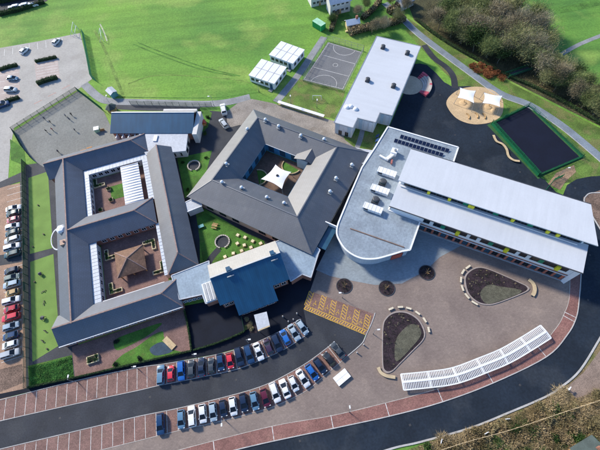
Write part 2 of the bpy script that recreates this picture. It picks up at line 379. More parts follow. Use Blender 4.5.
R_bot = G([(150, 473), (243, 448), (335, 428), (390, 416), (442, 402), (493, 383), (546, 357), (567, 335), (576, 318), (579, 300), (581, 272)], 0, 5)
plaza_poly = [(93, 452), (145, 439), (177, 431), (227, 419.5), (250, 413.5), (275, 406), (305, 391.5), (322, 378), (348, 355.5), (362, 343), (366, 334), (303, 309), (320, 262), (335, 235), (340, 222), (425, 230), (560, 268), (582, 272), (581, 290), (576, 318), (567, 334), (546, 356), (493, 382), (442, 401), (390, 415), (335, 427), (243, 447), (130, 475), (60, 490)]
plaza = sheet('plaza_paving', G(plaza_poly), .024, M_plaza)
sheet('shade_tinted_apron', G([(316, 270), (330, 276), (345, 279.5), (375, 285), (402, 283.5), (425, 271), (440, 257), (464, 244), (420, 230), (340, 222), (333, 236)]), .034, mat('shade_blue_setts', (.235, .275, .305), .8, .08, .2, .04, 2, 0, brick=(.6, .3, .03, .92)))  # bluish sky light in the drum's shadow, put into the paving colour
def between(name, A, B, z, m, n=60, parent=None):
    a, b = resample(A, n), resample(B, n); mb = MB()
    for i in range(n): mb.face([(b[i].x, b[i].y, z), (b[i+1].x, b[i+1].y, z), (a[i+1].x, a[i+1].y, z), (a[i].x, a[i].y, z)])
    return mb.build(name, m, parent, kind=None if parent else 'structure')
upper_bays = between('parking_bay_paving', U_top, U_bot, .050, M_bay)
lower_bays = between('parking_bay_paving', L_top, L_bot, .050, M_bay)
red_pave = between('red_pavement', R_top, R_bot, .050, M_red)
sheet('yellow_hatched_bays', G([(310, 291), (374, 314), (367, 335), (303.8, 309)]), .030, M_bay)

def paint(a, b, w, z, m=M_line, name='bay_line', parent=None):
    a, b = Vector(a), Vector(b); d = (b-a); d.z = 0; d.normalize(); n = Vector((-d.y, d.x, 0))*w/2
    return MB().face([(a.x-n.x, a.y-n.y, z), (b.x-n.x, b.y-n.y, z), (b.x+n.x, b.y+n.y, z), (a.x+n.x, a.y+n.y, z)]).build(name, m, parent)
def midline(A, B, n=80): return [p_.lerp(q_, .5) for p_, q_ in zip(resample(A, n), resample(B, n))]
def arc_pos(line, p):
    best = (1e9, 0); s_ = 0
    for a, b in zip(line, line[1:]):
        d = b-a; t = max(0, min(1, (p-a).dot(d)/d.length_squared)); e = (p-(a+d*t)).length
        if e < best[0]: best = (e, s_+t*d.length)
        s_ += d.length
    return best[1]
def bay_lines(A, B, parent, s0, pitch, depth):
    M = midline(A, B); L = length(M); k = -60
    while True:
        s_ = s0+(k+.5)*pitch; k += 1
        if s_ < 0: continue
        if s_ > L+.2: break
        p_, d = walk(M, min(s_, L)); n_ = Vector((-d.y, d.x, 0)); paint(p_-n_*depth/2, p_+n_*depth/2, .11, .058, parent=parent)
UP_CARS = [(162, 375), (171.8, 372.5), (182.5, 371), (192.5, 368.3), (202.8, 366.6), (212.5, 364.5), (221.5, 363), (229.9, 358.3), (239.6, 357.3), (249.2, 354.5), (258.4, 352.3), (268, 345), (276, 341.8), (284.3, 336.3), (293.4, 331.7), (302.4, 328)]
LO_CARS = [(161.7, 425), (181.3, 422.5), (192, 418.3), (202.8, 416.3), (212.5, 414), (222.5, 411.7), (231.3, 409), (242.5, 408), (253, 403.7), (264, 399.7), (274.5, 396.7), (283, 389.7), (291.3, 385.8), (302, 382.8), (310.8, 375.6), (319.2, 370.2), (327, 360.8), (338.3, 351.7)]
UM, LM = midline(U_top, U_bot), midline(L_top, L_bot)
us = [arc_pos(UM, W(*p_)) for p_ in UP_CARS]; ls_ = [arc_pos(LM, W(*p_)) for p_ in LO_CARS]
UPITCH = (us[-1]-us[0])/15; LPITCH = (ls_[-1]-ls_[0])/18
bay_lines(U_top, U_bot, upper_bays, us[0], UPITCH, 4.7)
bay_lines(L_top, L_bot, lower_bays, ls_[0], LPITCH, 4.9)
RM = midline(R_top, R_bot)
for px_ in ((214, 447), (273, 433), (331.7, 420), (387, 408.5), (440, 395), (490, 377.5), (541.7, 351.5), (567.5, 318), (569.5, 314.5)):   # white cross lines of the red pavement
    p_, d = walk(RM, arc_pos(RM, W(*px_))); n_ = Vector((-d.y, d.x, 0)); paint(p_-n_*1.45, p_+n_*1.45, .16, .058, parent=red_pave)
ribbon('kerb', U_bot, .16, .10, M_kerb, h=.06); ribbon('kerb', L_top, .16, .10, M_kerb, h=.06)
ribbon('kerb', R_bot, .22, .13, M_kerb, h=.10); ribbon('kerb', R_top, .12, .062, M_stone, h=.02); ribbon('kerb', L_bot, .12, .062, M_stone, h=.02); ribbon('kerb', U_top, .14, .12, M_kerb, h=.08)
K_line = G([(330, 469), (390, 449), (420, 442), (470, 428), (510, 412), (545, 397), (561, 387), (580, 370), (600, 338), (615, 312)], 0, 5)
ribbon('kerb', K_line, .38, .15, M_kerb, h=.15)
ribbon('kerb', G([(348, 355.5), (357, 348), (363, 342), (366, 335), (372, 322), (375, 313)], 0, 4), .2, .12, M_kerb, h=.08)
# hatched bays in yellow
hz = .040
a0, a1 = W(304, 309), W(365, 334.5); b0, b1 = W(305.5, 305.3), W(367, 330.5)
paint(a0, a1, .20, hz, M_yellow, 'yellow_line'); paint(b0, b1, .16, hz, M_yellow, 'yellow_line')
nh = 26
for i in range(nh): paint(a0.lerp(a1, i/nh), b0.lerp(b1, (i+.55)/nh), .22, hz, M_yellow, 'yellow_hatch')
fing = [((70, 130), (40, 215)), ((145, 155), (122, 240)), ((205, 185), (188, 268)), ((275, 210), (255, 297)), ((345, 240), (325, 328)), ((410, 270), (392, 352))]
hatches = []
for t, bt in fing:
    T = W(300+t[0]/6, 270+t[1]/6); B = W(300+bt[0]/6, 270+bt[1]/6); d = (B-T).normalized(); n = Vector((-d.y, d.x, 0))*.62
    paint(T-n, B-n, .14, hz, M_yellow, 'yellow_line'); paint(T+n, B+n, .14, hz, M_yellow, 'yellow_line'); L = (B-T).length
    for k in range(5): paint(T-n+d*(L*(k+.0)/5), T+n+d*(L*(k+.9)/5), .17, hz, M_yellow, 'yellow_hatch')
for (t, bt), (t2, bt2) in zip(fing, fing[1:]):     # wheelchair mark at the foot of each bay
    B = (W(300+bt[0]/6, 270+bt[1]/6)+W(300+bt2[0]/6, 270+bt2[1]/6))/2; d = (W(300+t[0]/6, 270+t[1]/6)-W(300+bt[0]/6, 270+bt[1]/6)).normalized(); n = Vector((-d.y, d.x, 0)); B = B+d*.9
    mb = MB(); pts = [B+(d*math.sin(k*.45-1.4)-n*math.cos(k*.45-1.4)*-1)*.42 for k in range(10)]
    for p_, r_ in zip(pts, pts[1:]): mb.bar((p_.x, p_.y, hz), (r_.x, r_.y, hz), .10, .004)
    mb.bar((*(B+d*.75).xy, hz), (*(B+d*.1).xy, hz), .11, .004); mb.bar((*(B+d*.1).xy, hz), (*(B+d*.1-n*.45).xy, hz), .11, .004); mb.box(((B+d*.98).x, (B+d*.98).y, hz), (.2, .2, .004))
    mb.build('wheelchair_symbol', M_yellow, kind='structure')
for o in list(COL.objects):
    if o.name.split('.')[0] in ('yellow_line', 'yellow_hatch') and not o.parent: o.parent = bpy.data.objects['yellow_hatched_bays']
    elif o.name.startswith('wheelchair_symbol'): o.parent = bpy.data.objects['yellow_hatched_bays']; del o['kind']
# left column bay lines
cd = (W(24, 385)-W(14.5, 186)); clen = cd.length; cd.normalize(); bd = Vector((-cd.y, cd.x, 0)); bd = (W(20.5, 205)-W(0, 212)).normalized()

# --- right playground, court, paths
sheet('playground_tarmac', G([(388, 130), (405, 90), (414, 64), (420, 63.5), (427, 65), (436, 73), (444, 82), (452, 86.5), (470, 86), (500, 100), (490, 125), (537, 176), (545, 180), (556, 192), (586, 204), (580, 225), (420, 170)]), .016, M_asph_new)
ribbon('dark_path', G([(424, 45), (434, 58), (446, 67), (453, 76), (455, 88)], 0, 5), 2.2, .020, M_asph)
ribbon('blue_grey_path', G([(385, 3), (402, 18), (418, 33), (440, 50), (470, 72), (500, 93), (530, 105), (560, 124), (585, 144), (615, 170)], 0, 6), 2.6, .030, M_bluepath)
ribbon('path_kerb', offset(G([(385, 3), (402, 18), (418, 33), (440, 50), (470, 72), (500, 93), (530, 105), (560, 124), (585, 144), (615, 170)], 0, 6), -1.45), .25, .08, M_kerb, h=.08)
sheet('verge', G([(408, 18), (440, 40), (505, 80), (600, 128), (620, 150), (620, 180), (560, 183), (545, 180), (500, 95), (460, 88), (430, 58), (405, 30)]), .006, M_verge)
sheet('verge', G([(418, 446), (470, 429), (512, 412), (562, 388), (582, 370), (602, 338), (640, 300), (680, 480), (400, 500), (380, 460)]), .004, mat('dry_verge', (.20, .15, .075), .95, .3, .25, .25, 3, .5, patch=((.09, .12, .03), .2, .55, .8)))
sheet('soil_plot', G([(566, 388), (584, 372), (604, 345), (640, 330), (640, 380), (600, 397), (580, 402)]), .010, mat('pinkish_soil', (.235, .175, .14), .95, .15, .4, .15, 4, .3))
ribbon('footpath', G([(276, 102), (296, 78), (312, 55), (324, 37)], 0, 4), 2.6, .030, M_path)
sheet('concrete_yard', G([(226, 112), (238, 103), (252, 99), (272, 103), (300, 112), (338, 122), (345, 140), (358, 150), (340, 158), (262, 130), (240, 125), (228, 128)]), .036, mat('worn_concrete', (.27, .24, .21), .9, .15, .25, .15, 3, patch=((.20, .17, .14), .3, .55, .7)))
ribbon('footpath', G([(356, 150), (360, 140), (363, 128)], 0, 4), 1.6, .034, M_path)
sheet('lawn', G([(338, 128), (350, 130), (392, 118), (380, 150), (376, 153), (352, 148), (345, 140)]), .018, M_verge)
court = sheet('court_surface', G([(328, 42), (362, 52), (343, 90), (303, 80)]), .040, M_court)
C0, C1, C2, C3 = (W(328.6, 43), W(361, 52.4), W(342.7, 89), W(304, 79.5))
cz = .046
for a, b in ((C0, C1), (C1, C2), (C2, C3), (C3, C0), (C0.lerp(C3, .33), C1.lerp(C2, .33)), (C0.lerp(C3, .67), C1.lerp(C2, .67))): paint(a, b, .14, cz, name='court_line', parent=court)
for E0, E1, F_ in ((C3, C2, C0), (C0, C1, C3)):
    m_ = (E0+E1)/2; r_ = (E1-E0).length*.32; dd = (E1-E0).normalized(); nn = (F_-E0).normalized()
    arc = [m_+dd*math.cos(t*math.pi/14)*r_+nn*math.sin(t*math.pi/14)*r_ for t in range(15)]
    for a, b in zip(arc, arc[1:]): paint(a, b, .13, cz, name='court_line', parent=court)
mc = (C0+C2)/2; arc = [mc+Vector((math.cos(t*math.pi/7), math.sin(t*math.pi/7), 0))*.9 for t in range(15)]
for a, b in zip(arc, arc[1:]): paint(a, b, .12, cz, name='court_line', parent=court)
# sand safety surface of the play area
sheet('sand_play_surface', G([(446.5, 105), (450, 96), (461, 89), (477, 86.7), (492, 90), (502, 99), (503, 111), (498, 119), (486, 123.5), (471, 124), (456, 118)], 0, 5, True), .050, M_sand)
sheet('multi_use_court', G([(528, 107.5), (580, 157.5), (537, 175), (492, 125)]), .042, mat('navy_court_surface', (.005, .008, .022), .85, .1, .2, .08, 4, spec=.25))
sheet('court_surround', G([(529, 104), (586, 157), (560, 168), (538, 179), (487, 125)]), .022, mat('green_surround', (.03, .10, .03), .9, .15, .5, .1, 4))
sheet('traffic_island', G([(584, 201), (586, 196), (592, 193), (612, 193), (618, 250), (600, 229)], 0, 4, True), .06, M_soilbrown)
ribbon('kerb', G([(612, 193), (592, 193), (586, 196), (584, 201), (588, 209), (600, 229), (612, 248)], 0, 4), .3, .14, M_kerb, h=.14)
sheet('soil_plot', G([(548, 184), (556, 173), (574, 165), (576, 172), (566, 181), (560, 190)]), .026, mat('tan_soil', (.28, .19, .12), .95, .2, .4, .2, 4))
# worn tracks and faint pitch lines in the field
M_track = mat('worn_grass', (.150, .245, .050), .95, .25, .3, .15, 2); M_trackd = mat('rutted_grass', (.075, .185, .028), .95, .25, .3, .15, 2)
ribbon('worn_track', G([(94, 30), (104, 48), (115, 75), (124, 98)], 0, 4), 1.1, .002, M_track)
for dx in (0, 5): ribbon('worn_track', G([(133+dx, 44-dx*.3), (160+dx, 55-dx*.3), (200+dx, 69-dx*.3), (235+dx, 76)], 0, 4), .5, .002, M_trackd)
ribbon('worn_track', G([(100, 24), (104, 32), (107, 41)], 0, 2), .5, .004, mat('faded_line', (.40, .43, .30), .9))
ribbon('worn_track', G([(128, 84), (160, 75), (230, 79), (250, 83)], 0, 4), .5, .002, M_track)
ribbon('worn_track', G([(60, 97), (62, 96), (200, 98), (244, 94), (260, 92)], 0, 4), .4, .002, M_trackd)
ribbon('far_path', G([(562, 54), (580, 44), (610, 32)], 0, 3), 1.6, .006, M_path)
sheet('woodland_floor', G([(414, 20), (440, 38), (505, 78), (604, 128), (640, 140), (640, 105), (600, 88), (566, 66), (545, 40), (520, 18), (500, -12), (425, -12), (408, 4)]), .004, mat('leaf_litter', (.055, .055, .026), .95, .35, .15, .3, 2.5, .5, patch=((.10, .10, .04), .15, .55, .6)))
ribbon('far_ditch', G([(520, 2), (545, 12), (600, 2)], 0, 3), 3.5, .004, M_trackd)

# ================================================================== BUILDINGS
_wc = {}
def window(parent, x, y, z, ang, w, h, fm=None, gm=None, mull=1):
    """x,y on the wall face, z sill height, ang = direction of the wall's outward normal"""
    fm = fm or M_white; gm = gm or M_glass; k = (round(w, 2), round(h, 2), fm.name, gm.name, mull)
    if k not in _wc:
        f = MB(); t = .09
        f.b(-w/2, w/2, -.08, .02, 0, t); f.b(-w/2, w/2, -.08, .02, h-t, h); f.b(-w/2, -w/2+t, -.081, .019, t, h-t); f.b(w/2-t, w/2, -.081, .019, t, h-t)
        for i in range(mull): xx = -w/2+w*(i+1)/(mull+1); f.b(xx-.035, xx+.035, -.075, .018, t, h-t)
        p = MB().b(-w/2+t*.9, w/2-t*.9, -.03, .015, t*.9, h-t*.9)
        _wc[k] = (f.mesh('window', fm), p.mesh('pane', gm))
    a, b = _wc[k]
    o = link('window', a, parent, (x, y, z), ang+math.pi/2); link('pane', b, o); return o
def window_row(parent, p0, p1, n, z, w, h, ang, **kw):
    for i in range(n):
        t = (i+.5)/n; window(parent, p0[0]+(p1[0]-p0[0])*t, p0[1]+(p1[1]-p0[1])*t, z, ang, w, h, **kw)

def gable(parent, axis, a0, a1, c0, c1, ze, zr, h0=0, h1=0, m=None, wm=None, ov=.5, ridge=True, name='roof', wall=True):
    """pitched wing along 'u' or 'v' between a0..a1, eaves at c0..c1; h0/h1 > 0 makes that end hipped by that run"""
    P = (lambda a, c, z: (a, c, z)) if axis == 'u' else (lambda a, c, z: (-c, a, z)); cm = (c0+c1)/2
    if axis == 'v': c0, c1, cm = -c1, -c0, -cm
    polys = []
    r0, r1 = P(a0+h0, cm, zr), P(a1-h1, cm, zr)
    e00, e10, e11, e01 = P(a0, c0, ze), P(a1, c0, ze), P(a1, c1, ze), P(a0, c1, ze)
    polys += [[e00, e10, r1, r0], [e11, e01, r0, r1]]
    if h0: polys.append([e01, e00, r0])
    if h1: polys.append([e10, e11, r1])
    rf = MB().thick(polys, .20).build(name, m or M_slate, parent)
    if ridge:
        rb = MB().bar(Vector(r0)+Vector((0, 0, .02)), Vector(r1)+Vector((0, 0, .02)), .34, .16)
        for hh, e, r in ((h0, (e00, e01), r0), (h1, (e10, e11), r1)):
            if hh:
                for q_ in e: rb.bar(q_, r, .28, .12)
        rb.build('ridge_tiles', M_ridge, rf)
    if wall:
        wb = MB(); zt = ze-.10; i0, i1 = a0+ov*.6, a1-ov*.6; w0, w1 = c0+ov, c1-ov
        A = [P(i0, w0, 0), P(i1, w0, 0), P(i1, w1, 0), P(i0, w1, 0)]
        wb.prism([q_[:2] for q_ in A], 0, zt-.15)
        k = (zr-ze)/(cm-c0)
        for hh, aa, s_ in ((h0, i0, 1), (h1, i1, -1)):
            if not hh:
                T = [(w0, zt-.15), (w1, zt-.15), (w1, zt-.1+ov*k-.25), (cm, zr-.40), (w0, zt-.1+ov*k-.25)]
                f1 = [P(aa+s_*.002, c, z) for c, z in T]; f2 = [P(aa+s_*.3, c, z) for c, z in T]
                wb.face(f1 if s_ < 0 else f1[::-1]); wb.face(f2[::-1] if s_ < 0 else f2)
        wb.build('wall', wm or M_brick, parent)
    return rf

# ---- B1: the left courtyard block
F1 = Frame((60, 347), (182, 307), 3)
b1 = empty('school_building', F1.o, F1.ang, label='slate-roofed school block built round two courtyards beside the car column', cat='building')
ze, zr = 3.2, 6.1
gable(b1, 'u', -.2, 31.2, 0, 8.2, ze, zr, 0, 4.0)
gable(b1, 'v', 3.8, 58.0, .35, 8.9, ze, zr+.03, 0, 0, m=M_slate)
gable(b1, 'u', -1.4, 30.0, 53.6, 62.0, ze, zr+.06, 0, 4.4)
gable(b1, 'v', 9.9, 53.0, 28.9, 37.4, ze, zr, 4.0, 0, m=M_slate2)
gable(b1, 'u', 4.6, 28.5, 26.7, 36.0, ze, zr-.06, 0, 5.0, m=M_slate)
# flat white corridor roofs round the courtyards
def slab(parent, name, x0, x1, y0, y1, z0, z1, m): return MB().b(x0, x1, y0, y1, z0, z1).build(name, m, parent)
for x0, x1, y0, y1 in ((8.6, 10.45, 35.6, 51.6), (8.6, 29.2, 51.6, 53.9), (27.2, 29.2, 35.6, 51.58), (8.7, 10.9, 8.0, 27.0), (27.9, 29.2, 10.2, 27.0)):
    c = slab(b1, 'corridor_roof', x0, x1, y0, y1, 2.55, 2.85, M_corr); lx_, ly_ = x1-x0, y1-y0
    for i in range(int(max(lx_, ly_)/1.1)):
        t_ = i*1.1+.5
        (slab(b1, 'glazing_bar', x0+.02, x1-.02, y0+t_, y0+t_+.07, 2.85, 2.91, M_grey) if ly_ > lx_ else slab(b1, 'glazing_bar', x0+t_, x0+t_+.07, y0+.02, y1-.02, 2.85, 2.91, M_grey))
slab(b1, 'eaves_gutter', 11.3, 27.6, 7.95, 8.45, 2.75, 3.0, M_white)
for x0, x1, y0, y1 in ((8.6, 10.3, 36.3, 51.7), (10.31, 27.2, 51.8, 53.6), (27.4, 29, 36.3, 51.7), (9.4, 10.75, 8.4, 26.4), (28, 29, 10.3, 26.4)):
    slab(b1, 'corridor_wall', x0, x1, y0, y1, 0, 2.54, M_render)
for i in range(7): window(b1, 10.3, 38+i*2, .8, 0, 1.3, 1.4, gm=M_glass); window(b1, 10.75, 10+i*2.3, .8, 0, 1.3, 1.4)
for i in range(8): window(b1, 11.6+i*1.95, 51.8, .8, -math.pi/2, 1.3, 1.4)
for i in range(6): window(b1, 28.0, 12+i*2.3, .8, math.pi, 1.3, 1.4)
# ribbed white canopy over half of the upper courtyard
cb = MB().thick([[(20.4, 36.1, 3.3), (25.9, 36.1, 3.1), (25.9, 50.7, 3.1), (20.4, 50.7, 3.3)]], .12)
# turn seams across: the ribs run over the short side
for i in range(15): cb.b(20.42, 25.88, 36.4+i*1.0, 36.52+i*1.0, 3.2, 3.36)
cb.build('canopy_roof', M_white, b1)
# courtyard floors and planting
MB().b(10.32, 27.28, 35.4, 51.55, 0, .06).build('courtyard_paving', M_cpave, b1)
MB().b(10.92, 27.98, 7.7, 27.15, 0, .06).build('courtyard_paving', M_cpave, b1)
p = [F1.loc(x, y, 0) for x, y in ((110, 187), (124, 183), (127, 196), (112, 200))]
MB().prism([(v.x, v.y) for v in p], .06, .09).build('courtyard_lawn', M_lawn, b1)
# windows of the outer walls
window_row(b1, (1, .5), (30, .5), 13, .9, 1.7, 1.6, -math.pi/2)
window_row(b1, (11.5, 27.2), (27.5, 27.2), 7, .9, 1.3, 1.4, -math.pi/2)
window_row(b1, (36.9, 12), (36.9, 52), 14, .9, 1.5, 1.4, 0)
window_row(b1, (.85, 10), (.85, 28), 6, .9, 1.5, 1.4, math.pi)
window_row(b1, (.85, 36), (.85, 53), 6, .9, 1.5, 1.4, math.pi)
MB().bar((-.2, -.06, 3.1), (31.2, -.06, 3.1), .22, .2).build('gutter', M_white, b1)
# entrance porch on the west side: curved white canopy and lantern
pc = F1.loc(55, 240, 2.6)
mb = MB(); n = 10
for i in range(n):
    t0, t1 = math.pi*(.5+i/n), math.pi*(.5+(i+1)/n)
    for (ra, rb_) in ((3.7, 3.3),):
        f = lambda r, t: (pc.x+.9+r*.55*math.cos(t), pc.y+r*math.sin(t))
        mb.prism([f(ra, t0), f(ra, t1), f(rb_, t1), f(rb_, t0)], 2.5, 2.75)
mb.build('porch_canopy', M_corr, b1)
mb = MB()
for t in (.6, .85, 1.15, 1.4): mb.tube((pc.x+.9+3.5*.55*math.cos(t*math.pi), pc.y+3.5*math.sin(t*math.pi), 0), (pc.x+.9+3.5*.55*math.cos(t*math.pi), pc.y+3.5*math.sin(t*math.pi), 2.5), .07, .07, 6)
mb.build('porch_posts', M_white, b1)
lp = F1.loc(61, 229, 5.2)
MB().tube((lp.x, lp.y, 3.6), (lp.x, lp.y, 5.3), 1.25, 1.25, 6).dome((lp.x, lp.y, 5.3), 1.45, .6, 6, 2).build('lantern', M_white, b1)
lp2 = F1.loc(64.5, 243, 5.0)
MB().b(lp2.x-.9, lp2.x+.9, lp2.y-.8, lp2.y+.8, 3.8, 5.7).build('chimney', M_buff, b1)
MB().tube((lp2.x+.2, lp2.y, 5.7), (lp2.x+.2, lp2.y, 6.2), .3, .26, 8).build('chimney_pot', M_ridge, b1)
# pavilion in the lower courtyard
pv = empty('pavilion', F1.pt(19.3, 18.0), F1.ang, label='brown pyramid-roofed pavilion in the lower courtyard of the left block', cat='pavilion')
rf = MB().thick([[(-4, -4, 2.2), (4, -4, 2.2), (0, 0, 4.4)], [(4, -4, 2.2), (4, 4, 2.2), (0, 0, 4.4)], [(4, 4, 2.2), (-4, 4, 2.2), (0, 0, 4.4)], [(-4, 4, 2.2), (-4, -4, 2.2), (0, 0, 4.4)]], .15).build('roof', M_brownroof, pv)
hb = MB()
for x, y in ((-4, -4), (4, -4), (4, 4), (-4, 4)): hb.bar((x, y, 2.22), (0, 0, 4.42), .22, .1)
hb.build('hip_tiles', M_ridge, rf)
for x, y in ((-3.4, -3.4), (3.4, -3.4), (3.4, 3.4), (-3.4, 3.4), (0, -3.4), (0, 3.4), (-3.4, 0), (3.4, 0)): MB().b(x-.12, x+.12, y-.12, y+.12, .06, 2.2).build('post', M_wood, pv)
MB().b(-2.6, 2.6, -2.6, 2.6, .06, 1.9).build('kiosk_wall', M_brick, pv)
# L-shaped and square raised planters
def leaf_tuft(mb, c, r, h, n, rnd, w=.16, l=.35, mi=0):
    for _ in range(n):
        t = rnd.random()*6.283; rr = r*math.sqrt(rnd.random()); z = c[2]+h*rnd.random()*(1-.45*(rr/r)**2)
        p = Vector((c[0]+rr*math.cos(t), c[1]+rr*math.sin(t), z)); d = Vector((rnd.uniform(-1, 1), rnd.uniform(-1, 1), rnd.uniform(-.3, .9))).normalized()
        s = d.cross(Vector((rnd.uniform(-1, 1), rnd.uniform(-1, 1), rnd.uniform(-1, 1)))).normalized()*w/2
        mb.face([p-s, p+s, p+d*l], mi)
def planter(fr, x, y, kind, rz, label, lx=2.8, ly=2.8, name='raised_planter', base=.06):
    o = empty(name, fr.pt(x, y, base), fr.ang+rz, label=label, cat='planter', group='courtyard planters')
    t = .18; hh = .55; rnd = random.Random(hash((round(x), round(y))) % 999)
    if kind == 'L': poly = [(0, 0), (lx, 0), (lx, 1.1), (1.1, 1.1), (1.1, ly), (0, ly)]; inn = [(t, t), (lx-t, t), (lx-t, 1.1-t), (1.1-t, 1.1-t), (1.1-t, ly-t), (t, ly-t)]
    else: poly = [(0, 0), (lx, 0), (lx, ly), (0, ly)]; inn = [(t, t), (lx-t, t), (lx-t, ly-t), (t, ly-t)]
    mb = MB(); n = len(poly)
    for i in range(n):
        j = (i+1) % n; P0, P1, Q0, Q1 = poly[i], poly[j], inn[i], inn[j]; mb.prism([P0, P1, Q1, Q0], 0, hh)
    mb.build('kerb_frame', mat('cream_planter', (.60, .52, .33), .8, .1, 1, .08, 5), o); MB().prism(inn, 0, hh-.12).build('soil', M_soil, o)
    lf = MB()
    for k in range(10):
        if kind == 'L': a = rnd.random(); cx, cy = ((.5, .4+a*(ly-.8)) if k % 2 else (.4+a*(lx-.8), .5))
        else: cx, cy = .3+rnd.random()*(lx-.6), .3+rnd.random()*(ly-.6)
        leaf_tuft(lf, (cx, cy, hh-.12), .4, .5, 26, rnd)
    lf.build('plants', M_hedge, o, kind='stuff')
for (x, y, k, rz, lb) in ((94.5, 189, 'L', 0, 'L-shaped planter at the left end of the upper courtyard'), (107.5, 191.5, 'S', 0, 'small square planter at the lawn corner in the upper courtyard'), (99.5, 213, 'S', 0, 'square planter by the left corridor, bottom of the upper courtyard'), (110, 202.5, 'S', 0, 'square planter under the small lawn in the upper courtyard'),
    (106, 261.5, 'L', 0, 'L-shaped planter left of the pavilion in the lower courtyard'), (155, 239, 'L', math.pi, 'L-shaped planter at the top right corner of the lower courtyard'), (110.5, 295.5, 'L', 0, 'L-shaped planter at the bottom left of the lower courtyard'), (166, 272, 'L', math.pi/2, 'L-shaped planter at the bottom right of the lower courtyard')):
    v = F1.loc(x, y, 0); planter(F1, v.x, v.y, k, rz, lb, *((3.5, 3.4) if k == 'L' else (1.2, 1.2)))

# ---- B2: long blue-roofed hall with flat annexe
F2 = Frame((113, 133), (195, 133), 3.5)
b2 = empty('school_hall', F2.o, F2.ang, label='low hall with a blue monopitch roof beside the grey playground', cat='building')
MB().thick([[(-.9, -.2, 3.6), (26.9, -.2, 3.6), (26.9, 6.3, 6.3), (-.9, 6.3, 6.3)]], .2).build('roof', M_bluemetal, b2)
MB().thick([[(26.9, 6.3, 6.3), (26.9, 8.6, 4.4), (-.9, 8.6, 4.4), (-.9, 6.3, 6.3)]], .2).build('rear_roof', M_sunlitmetal, b2)  # sun-facing slope, its brightness painted into the cream colour
MB().prism([(-.4, .3), (26.4, .3), (26.4, 8.2), (-.4, 8.2)], 0, 3.5).build('wall', M_brick, b2)
MB().bar((-.9, 6.3, 6.35), (26.9, 6.3, 6.35), .3, .16).build('ridge_capping', M_white, b2)
MB().b(26.92, 28.4, -1.2, 8.6, 0, 4.3).b(15.5, 26.9, 8.62, 9.5, 0, 4.6).build('white_side_bay', M_render, b2)
for i in range(4): window(b2, 2.2+i*2.0, .3, .8, -math.pi/2, 1.1, 1.8); 
for i in range(4): MB().b(.9+i*2.05, 1.2+i*2.05, -1.6, .25, 0, 2.9).build('buttress', M_white, b2)
MB().prism([(8.9, .28), (24.8, .28), (25.4, -6.9), (20.0, -7.6), (19.6, -8.7), (13.4, -8.7), (10.6, -4.5)], 0, 3.1).build('annexe_wall', M_render, b2)
MB().prism([(8.6, .3), (25.1, .3), (25.7, -7.2), (20.2, -7.9), (19.8, -9.0), (13.1, -9.0), (10.2, -4.5)], 3.1, 3.4).build('annexe_roof', M_paleflat, b2)
for i in range(2): window(b2, 25.35-.04*i, -5.5+i*2.6, .8, 0, 1.4, 1.4, fm=M_darkgrey)
for i in range(2): window(b2, 21.3+i*2.0, -7.38+i*.26, .8, -math.pi/2, 1.3, 1.5, fm=M_darkgrey)
v = F2.loc(155.5, 138.5, 3.5)
sk = MB().b(v.x-.6, v.x+.6, v.y-1.2, v.y+1.2, 3.4, 3.75); sk.build('rooflight', M_white, b2)

